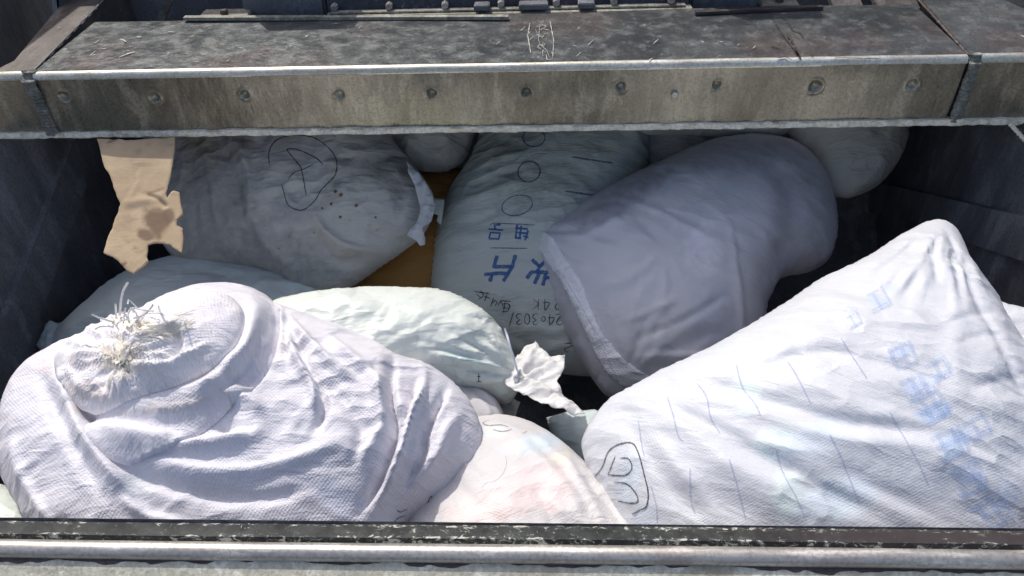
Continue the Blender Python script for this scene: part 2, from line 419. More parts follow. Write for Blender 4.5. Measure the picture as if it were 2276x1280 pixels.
M['weld'] = steel('weld_bead', (.14, .15, .13), (.28, .29, .27), fleck=.3, metal=.6, rough=(.35, .6), sc=30, bump=.003)
M['dark'] = steel('hopper_black', (.13, .135, .15), (.22, .23, .25), flecks=(.15, .15, .16), fleck=.1, rust=(.03, .027, .025), rustk=.4, metal=.2, rough=(.45, .8), sc=5, stretch=(1, 1, .3))
M['blade'] = steel('packer_blue_black', (.03, .035, .045), (.06, .065, .08), flecks=(.3, .3, .28), fleck=.12, metal=.3, rough=(.4, .7), sc=14)
M['pale'] = steel('dusty_flange', (.22, .21, .17), (.40, .39, .32), flecks=(.65, .63, .5), fleck=.2, rust=(.12, .10, .07), rustk=.6, metal=.1, rough=(.5, .8), sc=18)
M['strip'] = steel('sill_black_paint', (.014, .017, .017), (.034, .040, .038), flecks=(.55, .56, .50), fleck=.25, rust=(.035, .022, .026), rustk=.7, metal=.0, spec=.15, rough=(.6, .8), sc=22, fs=55, stretch=(1, 1, 1))
def strip_mat():
    m, n, b = new_mat('scraped_black_paint'); g = G(n); obj = g.nd('ShaderNodeTexCoord').outputs['Object']
    sp = g.nd('ShaderNodeSeparateXYZ'); g.l(obj, sp.inputs[0])
    ed = g.math('ABSOLUTE', g.math('SUBTRACT', sp.outputs[1], .0165)); ed = g.ramp(ed, .0045, .0085)
    xm = g.ramp(g.noise(g.mapping(obj, (1, .2, 1)), 5.5, 3, .6), .40, .58)
    a = g.noise(g.mapping(obj, (.8, 1.9, 1), (0, 0, .35)), 95, 7, .68, .9); c2 = g.noise(g.mapping(obj, (2.6, .7, 1), (0, 0, -.35)), 120, 4, .6, .3); a3 = g.noise(obj, 33, 6, .65, .5)
    v = g.math('ADD', g.math('ADD', a, g.math('MULTIPLY', ed, .095)), g.math('ADD', g.math('MULTIPLY', xm, .05), g.math('MULTIPLY', g.ramp(a3, .5, .68), .06)))
    pos = g.math('MAXIMUM', g.math('MULTIPLY', g.ramp(sp.outputs[0], -.46, -.2), g.ramp(sp.outputs[0], .30, .22)), .22)
    v = g.math('SUBTRACT', v, g.math('MULTIPLY', g.math('SUBTRACT', 1, pos), .055))
    k1 = g.ramp(v, .66, .69)
    k2 = g.math('MULTIPLY', g.ramp(c2, .66, .70), g.math('MULTIPLY', xm, .8))
    k = g.math('MAXIMUM', k1, k2)
    base = g.mix(g.ramp(a3, .35, .65), (.014, .016, .016), (.042, .047, .046)); base = g.mix(g.math('MULTIPLY', g.ramp(sp.outputs[0], .1, .5), .7), base, (.050, .038, .040))
    base = g.mix(g.math('MULTIPLY', g.ramp(v, .60, .645), .5), base, (.16, .17, .155))
    c = g.mix(k, base, (.48, .48, .42)); g.l(c, b.inputs['Base Color']); b.inputs['Roughness'].default_value = .6; b.inputs['Specular IOR Level'].default_value = .25
    g.l(g.bump(g.math('SUBTRACT', 1, k), .0008, .8, g.bump(a3, .003, .5)), b.inputs['Normal']); return m
M['strip'] = strip_mat()
M['chips'] = steel('bare_scratch', (.40, .41, .36), (.62, .62, .56), fleck=.1, metal=.2, rough=(.4, .7), sc=60)
M['tube'] = steel('rubbed_steel_tube', (.42, .40, .37), (.56, .54, .50), flecks=(.14, .11, .09), fleck=.22, rust=(.30, .23, .20), rustk=.35, metal=.6, rough=(.32, .48), stretch=(.12, 1, 1), sc=16, bump=.00008)
M['under'] = steel('dark_under_edge', (.055, .045, .045), (.11, .095, .09), fleck=.05, metal=.4, rough=(.4, .6), stretch=(.2, 1, 1), sc=20)
M['cream'] = steel('flaking_cream_paint', (.46, .45, .36), (.62, .61, .50), flecks=(.12, .11, .09), fleck=.25, rust=(.22, .19, .13), rustk=.7, metal=0, rough=(.5, .75), stretch=(1, 1, .2), sc=12)
M['ground'] = steel('dusty_asphalt', (.10, .095, .085), (.17, .16, .14), fleck=.1, metal=0, rough=(.8, .95), sc=2, fs=40)

# ------------------------------------------------------------------ ground
bm = bmesh.new(); bmesh.ops.create_grid(bm, x_segments=2, y_segments=2, size=60); me = bpy.data.meshes.new('ground'); bm.to_mesh(me); bm.free()
me.transform(Matrix.Translation((0, 0, -1.15))); tag(link('ground', me, M['ground']), kind='structure')

# ------------------------------------------------------------------ truck
truck = empty('refuse_truck', (-.12, .9, -1.15), 'open rear hopper of a grimy dark steel truck, with crossbeam and worn sill', 'truck')
def box(name, lo, hi, mat, parent, bev=.003):
    bm = bmesh.new(); bmesh.ops.create_cube(bm, size=1)
    bmesh.ops.scale(bm, vec=[h - l for l, h in zip(lo, hi)], verts=bm.verts); bmesh.ops.translate(bm, vec=[(h + l) / 2 for l, h in zip(lo, hi)], verts=bm.verts)
    if bev: bmesh.ops.bevel(bm, geom=bm.edges, offset=bev, segments=2, affect='EDGES')
    me = bpy.data.meshes.new(name); bm.to_mesh(me); bm.free(); return link(name, me, mat, parent, smooth=False)
def prism(name, pts, z0, z1, mat, parent, bev=.002):
    bm = bmesh.new(); vs = [bm.verts.new((x, y, z1)) for x, y in pts]; f = bm.faces.new(vs)
    r = bmesh.ops.extrude_face_region(bm, geom=[f]); bmesh.ops.translate(bm, vec=(0, 0, z0 - z1), verts=[v for v in r['geom'] if isinstance(v, bmesh.types.BMVert)])
    bmesh.ops.recalc_face_normals(bm, faces=bm.faces)
    if bev: bmesh.ops.bevel(bm, geom=bm.edges, offset=bev, segments=2, affect='EDGES')
    me = bpy.data.meshes.new(name); bm.to_mesh(me); bm.free(); return link(name, me, mat, parent, smooth=False)
def sweep_x(name, prof, x0, x1, nx, mat, parent, fn=None, caps=True, close=True):
    """profile in (y, z) run along x; fn(x, y, z) may push points"""
    xs = np.linspace(x0, x1, nx); K = len(prof); V = []
    for x in xs:
        for k, (y, z) in enumerate(prof):
            p = (x, y, z); V.append(fn(x, y, z, k) if fn else p)
    F = []
    for i in range(nx - 1):
        for k in range(K if close else K - 1):
            a = i * K + k; b = i * K + (k + 1) % K; F.append((a, b, b + K, a + K))
    if caps and close: F.append(tuple(range(K))[::-1]); F.append(tuple((nx - 1) * K + k for k in range(K)))
    me = from_pd(name, V, F)
    bm = bmesh.new(); bm.from_mesh(me); bmesh.ops.recalc_face_normals(bm, faces=bm.faces); bm.to_mesh(me); bm.free()
    me.set_sharp_from_angle(angle=math.radians(40)) if hasattr(me, 'set_sharp_from_angle') else None
    return link(name, me, mat, parent)

BX0, BX1, BY0, BY1, BZ0, BZ1 = -1.070, .822, .910, 1.197, .118, .256
def px_on_y(px, py, y): r = ray(px, py); return CAM + r * ((y - CAM[1]) / r[1])
def px_on_z(px, py, z): r = ray(px, py); return CAM + r * ((z - CAM[2]) / r[2])
beam = empty('crossbeam', (0, 0, 0)); beam.parent = truck; beam.location = Vector((0, BY0, BZ0)) - truck.location
RAD = .012
# top plate (a gentle, dented sheet)
def top_fn(x, y, z, k): return (x, y, z + (.0016 * math.sin(x * 7 + y * 9) if z > BZ1 - .004 else 0))
ys = np.linspace(BY0 + RAD, BY1, 14)
prof = [(y, BZ1) for y in ys] + [(BY1, BZ1 - .02), (BY0 + RAD, BZ1 - .02)]
sweep_x('top_plate', prof, BX0 + .004, BX1 - .004, 90, M['top'], beam, top_fn)
# front face with hammered dents
dents = [(143, 215, 15), (343, 218, 15), (545, 210, 13), (755, 210, 14), (960, 207, 14), (1170, 205, 13), (1380, 193, 14), (1593, 190, 12), (1812, 192, 17), (2028, 188, 15)]
dw = [(px_on_y(a, b, BY0), r) for a, b, r in dents]
def face_fn(x, y, z, k):
    if y > BY0 + .001: return (x, y, z)
    d = 0
    for c, r in dw:
        R = r * 1.2 / FPX * 1.05; q = math.hypot(x - c[0], (z - c[2]) * 1.0) / R
        if q < 2.2:
            wob = 1 + .10 * math.sin(math.atan2(z - c[2], x - c[0]) * 3 + c[0] * 9)
            d += .0085 * math.exp(-(q * 1.25 * wob)**4) - .0016 * math.exp(-((q - 1.2) / .28)**2)
    d += .0012 * float(np.sin(x * 5 + z * 30)) + .0008 * float(np.sin(x * 17 - z * 50))
    return (x, y + d, z)
zs = np.linspace(BZ0 + .004, BZ1 - RAD, 42)
prof = [(BY0, z) for z in zs] + [(BY0 + .02, BZ1 - RAD), (BY0 + .02, BZ0 + .004)]
sweep_x('front_face', prof, BX0 + .004, BX1 - .004, 620, M['face'], beam, face_fn)
# polished rounded edge
arc = [(BY0 + RAD - (RAD + .0008) * math.cos(t), BZ1 - RAD + (RAD + .0008) * math.sin(t)) for t in np.linspace(-.12, math.pi / 2 + .10, 16)]
sweep_x('rounded_edge', arc + [(BY0 + RAD, BZ1 - RAD)], BX0 + .002, BX1 - .002, 60, M['edge'], beam)
# ragged bottom lip
def lip_fn(x, y, z, k):
    a = float(vnoise(np.array([x * 70.]), np.array([k * 1.37 + 3]), 3)[0]); b = float(vnoise(np.array([x * 24.]), np.array([k * .5]), 8)[0])
    return (x, y - .006 * a - .004 * b, z + (.0045 * (a - .3) + .003 * (b - .5) if z > BZ0 - .001 else 0))
lipprof = [(BY0 + .02, BZ0 - .006), (BY0 - .004, BZ0 - .006), (BY0 - .006, BZ0 - .003), (BY0 - .004, BZ0 + .002), (BY0 - .001, BZ0 + .005), (BY0 + .02, BZ0 + .0035)]
sweep_x('weld_lip', lipprof, BX0 - .3, BX1 + .36, 1100, M['lip'], beam, lip_fn)
box('back_face', (BX0, BY1 - .008, BZ0), (BX1, BY1 - .001, BZ1 - .022), M['dark'], beam, 0)
box('bottom_plate', (BX0, BY0 + .021, BZ0 - .004), (BX1, BY1 - .01, BZ0 + .003), M['dark'], beam, 0)
# small bolt
def bolt(x, y, z, r, axis, mat, parent, name='bolt', h=.006):
    bm = bmesh.new(); bmesh.ops.create_cone(bm, cap_ends=True, segments=6 if name == 'bolt' else 16, radius1=r, radius2=r * .9, depth=h)
    bmesh.ops.bevel(bm, geom=bm.edges, offset=r * .12, segments=1, affect='EDGES')
    me = bpy.data.meshes.new(name); bm.to_mesh(me); bm.free()
    if axis == 'y': me.transform(Matrix.Rotation(math.pi / 2, 4, 'X'))
    me.transform(Matrix.Translation((x, y, z))); return link(name, me, mat, parent, smooth=False)
c = px_on_y(1500, 209, BY0); bolt(c[0], BY0 - .002, c[2], .0075, 'y', M['tube'], beam, 'rivet', .008)
# scuffed tape patch and dark scratches on the beam top
def surf_lines(name, lines, wpx, mat, parent, z=None, y=None, lift=.0012, smooth=False, jit=0.):
    V = []; F = []
    for pts in lines:
        w_ = wpx
        if isinstance(pts, tuple) and len(pts) == 2 and isinstance(pts[1], (int, float)): pts, w_ = pts
        q = catmull(pts, False, 5) if smooth else linres(pts, False, 5)
        P = [Vector(px_on_z(a, b, z)) if z is not None else Vector(px_on_y(a, b, y)) for a, b in q]
        n_ = Vector((0, 0, 1)) if z is not None else Vector((0, -1, 0)); base = len(V); N = len(P)
        for k, p_ in enumerate(P):
            t = (P[min(k + 1, N - 1)] - P[max(k - 1, 0)]).normalized(); s_ = t.cross(n_) * w_ * (CAM[2] - p_.z if 0 else (p_ - Vector(CAM)).length) / FPX * .5 * random.uniform(.5, 1.3) * (.4 + .6 * min(1, k / 2, (N - 1 - k) / 2))
            V += [p_ + n_ * lift - s_, p_ + n_ * lift + s_]
            if k: j = base + 2 * k; F.append((j - 2, j - 1, j + 1, j))
    return link(name, from_pd(name, V, F), mat, parent)
Z = BZ1 + .0018
tm = [[(1200, 55), (1197, 90), (1200, 100), (1215, 112), (1222, 130)], [(1214, 122), (1216, 134), (1226, 132)], [(1178, 52), (1173, 80), (1180, 120)], [(1222, 46), (1231, 92), (1228, 132)]]
for _ in range(34):
    a = random.gauss(1200, 13); b = random.uniform(52, 128); q = [(a, b)]
    for k in range(random.randint(1, 3)): a += random.uniform(-9, 9); b += random.uniform(-6, 8); q.append((a, min(134, b)))
    tm.append(q)
surf_lines('scratch_marks', [(q, random.uniform(.9, 2.4)) for q in tm], 1.6, M['chips'], beam, z=Z)['kind'] = 'stuff'
surf_lines('dark_cracks', [([(1712, 33), (1735, 70), (1765, 110), (1782, 135)], 3.5), ([(1750, 75), (1768, 105), (1780, 134)], 6), [(1735, 38), (1748, 45), (1762, 68), (1780, 74), (1786, 84)], [(1710, 100), (1722, 103), (1738, 108)],
    [(1722, 130), (1745, 128), (1760, 134)], [(1800, 110), (1806, 128)], [(1855, 128), (1900, 130), (1960, 132)]], 3.5, M['under'], beam, z=Z)
fl = []
for _ in range(46):
    a = random.uniform(120, 1680); b = random.uniform(58, 140); L = random.uniform(3, 14); s_ = random.choice([-.9, -.6, 0, 0]); fl.append(([(a, b), (a + L, b + s_ * L)], random.uniform(1.2, 3.6)))
fl += [([(738, 54), (756, 52)], 5), ([(205, 124), (212, 122)], 6), ([(225, 110), (236, 108)], 4), ([(265, 128), (285, 120), (300, 116)], 4), ([(272, 88), (280, 94)], 4)]
surf_lines('paint_flecks', fl, 2.5, M['chips'], beam, z=Z)['kind'] = 'stuff'

# side rails flush with the beam
railL = prism('side_rail', [(-1.5, .919), (-1.072, .919), (-1.119, 1.376), (-1.16, 1.8), (-1.30, 1.8), (-1.228, 1.382), (-1.150, .985), (-1.165, .94), (-1.5, .94)], BZ0 + .003, BZ1 - .0015, M['rail'], truck, .004)
railR = prism('side_rail', [(1.5, .919), (.824, .919), (.842, 1.25), (.86, 1.8), (1.12, 1.8), (1.018, 1.24), (1.046, 1.15), (1.20, 1.0), (1.5, .95)], BZ0 + .003, BZ1 - .0015, M['top'], truck, .004)
def strip_face(x0, x1):
    def fn(x, y, z, k): return (x, y + .001 * math.sin(x * 31 + z * 40), z)
    zz = np.linspace(BZ0 + .004, BZ1 - RAD, 12); return sweep_x('rail_face', [(BY0 + .002, z) for z in zz] + [(BY0 + .0, BZ1 - RAD)][:0] + [(BY0 + .0018 + .01, BZ1 - RAD), (BY0 + .0118, BZ0 + .004)], x0, x1, 60, M['face'], truck, fn)
def edge_piece(x0, x1): return sweep_x('rail_edge', [(y + .0015, z) for y, z in arc] + [(BY0 + RAD, BZ1 - RAD)], x0, x1, 20, M['edge'], truck)
def weld(name, x, w_):
    V = []; F = []; n = 60; path = [(BY0 - .004, z) for z in np.linspace(BZ0, BZ1 - .012, n)] + [(BY0 - .004 + .016 * math.sin(t), BZ1 - .012 + .015 * (1 - math.cos(t)) * .99) for t in np.linspace(.1, 1.5, 8)]
    K = 8
    for i, (y, z) in enumerate(path):
        r = w_ * (1 + .28 * vnoise(np.array([i * .8]), np.array([x]), 5)[0]) * (1.25 if i > n else 1)
        for k in range(K):
            a = 2 * math.pi * k / K; V.append((x + r * math.cos(a) + 0 * .001, y - .0 + .45 * r * math.sin(a) * (1 + .3 * math.sin(i * 1.9 + k)), z))
            if i: F.append(((i - 1) * K + k, (i - 1) * K + (k + 1) % K, i * K + (k + 1) % K, i * K + k))
    F.append(tuple(range(K))); F.append(tuple(range(len(V) - K, len(V)))[::-1])
    return link(name, from_pd(name, V, F), M['weld'], truck)
strip_face(-1.5, -1.086); strip_face(.842, 1.5); edge_piece(-1.5, -1.088); edge_piece(.846, 1.5)
weld('weld_seam', -1.078, .013); weld('weld_seam', .834, .011)
# corner seams running back along the mitres
def seam_line(name, a, b, r, mat):
    a = Vector(a); b = Vector(b); d = (b - a); n = 40; V = []; F = []; K = 6; s_ = Vector((0, 0, 1)); q = d.cross(s_).normalized()
    for i in range(n):
        p_ = a + d * i / (n - 1); rr = r * (1 + .4 * math.sin(i * 2.3) * math.sin(i * .7))
        for k in range(K):
            t = 2 * math.pi * k / K; V.append(p_ + q * rr * math.cos(t) + s_ * rr * .6 * math.sin(t))
            if i: F.append(((i - 1) * K + k, (i - 1) * K + (k + 1) % K, i * K + (k + 1) % K, i * K + k))
    return link(name, from_pd(name, V, F), mat, truck)
seam_line('weld_seam', (-1.073, .915, BZ1 - .001), (-1.115, 1.36, BZ1 - .001), .0032, M['dark']); seam_line('weld_seam', (.824, .925, BZ1 - .001), (.840, 1.25, BZ1 - .001), .0045, M['under'])
seam_line('corner_bracket', px_on_y(2242, 272, .905), px_on_y(2300, 335, .84), .006, M['lip'])

# hopper shell
fp = [(.034, -.004), (.040, -.30), (.07, -.50), (.20, -.68), (.42, -.78), (.75, -.80), (1.10, -.70), (1.42, -.48), (1.66, -.14), (1.78, .30), (1.80, 1.10)]
fp = catmull(fp, False, .06)
prof = [tuple(q) for q in fp] + [(q[0] + .008 * (1 if i > 8 else 0) - (.004 if i <= 8 else 0), q[1] - .008) for i, q in list(enumerate(fp))[::-1]]
sweep_x('hopper_floor', prof, -1.26, 1.08, 30, M['dark'], truck)
def wall(name, x, sgn):
    pts = [tuple(q) for q in fp]; pts += [(1.80, 1.25), (1.0, 1.25), (.955, .26), (.93, .10), (.034, -.03)] if 0 else [(1.80, .85), (1.62, .80), (1.28, .22), (1.20, .11), (.94, .11), (.30, .11), (.10, .02)]
    V = [(x, a, b) for a, b in pts] + [(x + .012 * sgn, a, b) for a, b in pts]; n = len(pts)
    F = [tuple(range(n)), tuple(range(n, 2 * n))[::-1]] + [(i, (i + 1) % n, (i + 1) % n + n, i + n) for i in range(n)]
    return link(name, from_pd(name, V, F), M['dark'], truck, smooth=False)
wl = wall('hopper_wall', -1.21, -1); wr = wall('hopper_wall', 1.0, 1)
def bar(name, a, b, wd, th, mat, parent, up=(0, 0, 1)):
    a = Vector(a); b = Vector(b); d = (b - a).normalized(); s_ = d.cross(Vector(up)).normalized(); u_ = s_.cross(d)
    V = [p_ + s_ * i * wd / 2 + u_ * j * th / 2 for p_ in (a, b) for i, j in ((-1, -1), (1, -1), (1, 1), (-1, 1))]
    F = [(0, 1, 2, 3), (7, 6, 5, 4), (0, 4, 5, 1), (1, 5, 6, 2), (2, 6, 7, 3), (3, 7, 4, 0)]
    return link(name, from_pd(name, V, F), mat, parent, smooth=False)
bar('wall_shade_bar', (-1.205, .25, -.40), (-1.205, 1.62, .12), .022, .10, M['dark'], truck)  # bar added to draw the shade line across the left wall
bar('wall_shade_bar', (.99, .45, .08), (.99, 1.45, -.42), .02, .09, M['dark'], truck)  # bar added for the matching shade line on the right wall
bar('wall_flange', (.985, .60, .10), (.985, .905, .112), .03, .012, M['under'], truck)

# packer blade and what stands behind the beam
blade = empty('packer_blade', (0, 0, 0)); blade.parent = truck; blade.location = Vector((-.1, 1.3, .3)) - truck.location
def zrow(px, py, y): return px_on_y(px, py, y)
pl = [(1.232, .235), (1.246, .292), (1.70, .90), (1.715, .89), (1.258, .282), (1.242, .225)]
xa = px_on_y(735, 10, 1.27)[0]; xb = px_on_y(1525, 10, 1.27)[0]
sweep_x('blade_plate', pl, xa, xb, 6, M['blade'], blade)
box('blade_flange', (xa, 1.1985, .246), (xb + .005, 1.234, .2535), M['pale'], blade, .002)
box('blade_flange', (xa + .01, 1.214, .2545), (xb - .01, 1.2315, .2585), M['pale'], blade, .0015)
box('sun_block_panel', (-1.2, 1.50, -.02), (1.0, 1.52, .76), M['dark'], blade, 0)  # unseen panel added to keep the sun off the rear sacks
box('sun_block_panel', (-1.2, 1.80, 1.14), (1.0, 2.5, 1.16), M['dark'], blade, 0)  # unseen roof sheet, likewise added to block the sun
for px in (752, 872, 994, 1116, 1236, 1361, 1485):
    c = px_on_y(px, 16, 1.262); bolt(c[0], 1.228, .2665, .0095, 'y', M['tube'], blade, 'bolt', .016)
for px, w_ in ((1072, 34), (1186, 64), (1302, 36)):           # dark blocks added on the flange to stand in for cast shadows
    a = px_on_y(px - w_ / 2, 20, 1.22)[0]; b = px_on_y(px + w_ / 2, 20, 1.22)[0]; box('flange_shadow_block', (a, 1.2, .2595), (b, 1.2305, .272), M['dark'], blade, .002)
for x0, x1, y0, y1, nm, mt in ((452, 560, 2, 38, 'bracket', 'pale'), (1682, 1762, 2, 22, 'bracket', 'pale')):
    a = px_on_y(x0, 20, 1.25); b = px_on_y(x1, 20, 1.25); br = box(nm, (a[0], 1.199, .247), (b[0], 1.26, .2575), M[mt], blade, .002)
    cc = (a[0] + b[0]) / 2; bolt(cc, 1.225, .262, .010, 'z', M['under'], blade, 'bolt', .012)
for x0, x1 in ((555, 735), (1525, 1690)):
    a = px_on_y(x0, 10, 1.3)[0]; b = px_on_y(x1, 10, 1.3)[0]; box('blade_bracket_block', (a, 1.25, .20), (b, 1.42, .50), M['dark'], blade, .006)
bar('wear_strip', px_on_z(410, 40, .262), px_on_z(1130, 38, .262), .014, .007, M['pale'], blade); bar('wear_strip', px_on_z(1545, 28, .262), px_on_z(1828, 16, .262), .012, .006, M['under'], blade)
bar('hydraulic_pipe', px_on_z(352, 54, .20), px_on_z(395, -40, .30), .017, .017, M['rail'], truck)
bar('gusset_plate', px_on_z(1890, 32, .24), px_on_z(1850, -60, .30), .07, .01, M['rail'], truck); bar('gusset_plate', px_on_z(2000, 28, .24), px_on_z(1960, -50, .29), .10, .01, M['rail'], truck)
# outer tailgate cheeks
box('tailgate_cheek', (-1.60, 1.15, -.3), (-1.45, 1.9, 1.0), M['dark'], truck, .01); box('tailgate_cheek', (1.30, 1.15, -.3), (1.45, 1.9, 1.0), M['dark'], truck, .01)

# sill at the mouth of the hopper
sill = empty('loading_sill', (0, 0, 0)); sill.parent = truck; sill.location = Vector((0, 0, 0)) - truck.location
SA = math.radians(.0)
def wavy(x, y, z, k): return (x, y + .0008 * math.sin(x * 3.1), z + .0006 * math.sin(x * 4.3 + 1))
sweep_x('top_strip', [(.028, -.02), (.028, -.0015), (.026, 0), (.007, 0), (.004, -.006), (.004, -.02)], -1.25, 1.05, 120, M['strip'], sill, wavy)
tc = (-.0072, -.0125); tr_ = .0122
sweep_x('tube', [(tc[0] + tr_ * math.cos(t), tc[1] + tr_ * math.sin(t)) for t in np.linspace(0, 2 * math.pi, 33)[:-1]], -1.25, 1.05, 120, M['tube'], sill, wavy)
def flake(x, y, z, k):
    if k in (0, 1): q_ = .006 * float(fbm(np.array([x * 14.]), np.array([0.]), 2, 4)[0]) + .004 * float(vnoise(np.array([x * 70.]), np.array([1.]), 6)[0]) - .002; y += q_; z += q_ * .66
    return (x, y, z)
sweep_x('front_plate', [(-.012, -.0165), (-.0175, -.0178), (-.0812, -.0603), (-.0812, -.5), (-.07, -.5), (-.07, -.068)], -1.25, 1.05, 8, M['under'], sill)
sweep_x('cream_paint', [(-.0202, -.0200), (-.0212, -.0190), (-.0812, -.0590), (-.0802, -.0600)], -1.25, 1.05, 900, M['cream'], sill, flake)
# ------------------------------------------------------------------ sacks
def depth3(dt, yt, db, yb, dl=0.): return [(300, yt, dt - dl), (1900, yt, dt + dl), (1100, yb, db)]
def root_at(name, D, label, cat='sack', group=None):
    f_ = Frame(D); return empty(name, Vector(f_.o), label, cat, group)
def dl3(x0, y0, d0, x1, y1, d1, x2, y2, d2): return [(x0, y0, d0), (x1, y1, d1), (x2, y2, d2)]

# orange sack at the very back
D = dl3(900, 300, 2.15, 1100, 300, 2.15, 900, 700, 2.0)
inflate('orange_sack', D, [(740, 640), (760, 560), (820, 470), (900, 400), (980, 375), (1060, 380), (1120, 430), (1120, 560), (1080, 660), (960, 720), (820, 710)], .10, M['orange'], sp=12, noise=[(20, 6, 12, .006)], seed=3)
tag(bpy.data.objects['orange_sack'], 'orange brown sack in the gap beside the blue printed sack', 'sack')

D = dl3(860, 280, 2.05, 1060, 280, 2.05, 900, 400, 2.0)
o = inflate('woven_sack', D, [(800, 160), (1000, 150), (1060, 220), (1045, 330), (1010, 372), (950, 380), (890, 360), (850, 310), (800, 240)], .10, M['dim'], sp=10, strokes=[([(900, 300), (930, 340), (980, 350), (1020, 320)], 14, .016, .4), ([(960, 290), (990, 315), (1000, 340)], 10, .010)], noise=[(40, 9, 14, .012)], seed=8)
tag(o, 'small dim grey sack just under the beam above the orange sack', 'sack')
D = dl3(1400, 260, 2.14, 1700, 260, 2.14, 1500, 400, 2.1)
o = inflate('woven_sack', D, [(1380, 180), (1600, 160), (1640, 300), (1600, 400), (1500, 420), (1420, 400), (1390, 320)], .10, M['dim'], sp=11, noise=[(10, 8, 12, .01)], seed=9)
tag(o, 'shadowed sack in the dark gap between the blue printed sack and the mauve sack', 'sack')
D = dl3(1400, 230, 1.98, 1750, 230, 1.98, 1600, 330, 1.96)
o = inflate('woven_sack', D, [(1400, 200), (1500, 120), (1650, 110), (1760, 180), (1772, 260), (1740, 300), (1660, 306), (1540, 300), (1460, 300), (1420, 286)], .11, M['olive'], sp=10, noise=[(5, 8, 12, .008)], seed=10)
tag(o, 'pale sack whose underside just shows between the beam and the mauve sack', 'sack')
D = dl3(1760, 280, 1.98, 2000, 280, 1.98, 1880, 430, 1.92)
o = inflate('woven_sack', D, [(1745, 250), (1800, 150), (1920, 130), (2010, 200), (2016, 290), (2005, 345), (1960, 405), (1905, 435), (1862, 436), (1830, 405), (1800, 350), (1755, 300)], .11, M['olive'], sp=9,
    strokes=[([(1990, 250), (1930, 320), (1880, 390)], 7, -.008), ([(2010, 300), (1960, 370), (1900, 425)], 7, .006, .4), ([(1850, 250), (1820, 330), (1840, 390)], 14, .008)], noise=[(55, 6, 18, .006)], seed=11)
tag(o, 'grey white rounded sack end below the beam at upper right, right of the mauve sack', 'sack')

# printed sack
D = dl3(1060, 290, 2.08, 1430, 290, 2.08, 1200, 830, 1.88)
r = root_at('printed_sack', D, 'grey green sack with upside down blue Chinese print and black handwriting, in shade')
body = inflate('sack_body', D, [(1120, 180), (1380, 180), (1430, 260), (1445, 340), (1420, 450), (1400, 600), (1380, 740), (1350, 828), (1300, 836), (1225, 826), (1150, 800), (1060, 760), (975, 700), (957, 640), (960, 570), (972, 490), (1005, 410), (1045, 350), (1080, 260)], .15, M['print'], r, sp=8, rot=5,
    strokes=[([(985, 470), (1050, 440), (1130, 410), (1180, 405)], 9, .010, .4), ([(990, 500), (1060, 490), (1120, 460)], 8, -.007), ([(1010, 420), (1080, 400), (1150, 380)], 8, -.007), ([(970, 545), (1040, 520), (1110, 520)], 10, .006),
             ([(1040, 370), (1130, 350), (1180, 340)], 9, .006), ([(1150, 735), (1190, 725), (1230, 735), (1270, 720)], 8, .010, .5), ([(1190, 790), (1250, 770), (1290, 790)], 9, .008), ([(1120, 745), (1160, 760), (1200, 810)], 10, -.010)],
    noise=[(15, 5, 10, .005), (-20, 12, 20, .003)], stains_and_shade=[(1240, 360, 230, 130, 0, (.36, .39, .33), .6), (1010, 430, 50, 110, 20, (.33, .36, .33), .5), (1100, 330, 60, 26, -20, (.30, .27, .20), .4), (1180, 400, 120, 40, 0, (.34, .36, .28), .3)], seed=12)
def z3(q): return [(1000 + a / 2.206, 280 + b / 2.206) for a, b in q]
def ell(cx, cy, rx, ry, a0=0, a1=360, n=22, rot=0):
    c_, s_ = math.cos(math.radians(rot)), math.sin(math.radians(rot)); out = []
    for k in range(n + 1):
        t = math.radians(a0 + (a1 - a0) * k / n); x = rx * math.cos(t); y = ry * math.sin(t); out.append((cx + x * c_ - y * s_, cy + x * s_ + y * c_))
    return out
chars = [([[(322, 632), (305, 690), (262, 762)], [(232, 636), (216, 690), (304, 690)], [(168, 728), (240, 722), (292, 724)], [(208, 726), (196, 762)]], 7.5),
     ([[(402, 655), (440, 690), (425, 720)], [(474, 655), (440, 690)], [(376, 748), (400, 716), (482, 718)], [(440, 718), (414, 774)], [(470, 722), (455, 782)], [(505, 700), (492, 742), (466, 746)]], 7.5),
     ([[(192, 552), (240, 555), (246, 526), (200, 523), (192, 552)], [(190, 506), (262, 512)], [(225, 510), (218, 486), (250, 484)]], 4.2),
     ([[(320, 500), (382, 506)], [(325, 522), (376, 527)], [(318, 548), (350, 552)], [(330, 485), (322, 550)], [(350, 490), (342, 550)], [(384, 512), (368, 562)], [(360, 540), (385, 548)]], 4.2)]
for ls, wd in chars: drape('printed_character', body, [z3(q) for q in ls], wd, M['blue_ink'], r, smooth=False, taper=False)
drape('printed_rule', body, [z3([(195, 492), (215, 478), (300, 480), (415, 486)]), z3([(200, 598), (380, 600)])], 2.0, M['navy_ink'], r, split=True)
drape('printed_ring', body, [z3(ell(412, 58, 54, 44)), z3(ell(388, 225, 55, 50, rot=-20)), (z3(ell(330, 390, 76, 48, rot=-15)), 2.2)], 3.2, M['navy_ink'], r, split=True)
drape('printed_rule', body, [z3([(595, 152), (700, 168), (800, 182)]), z3([(565, 320), (670, 335), (772, 350)])], 4, M['navy_ink'], r, split=True)
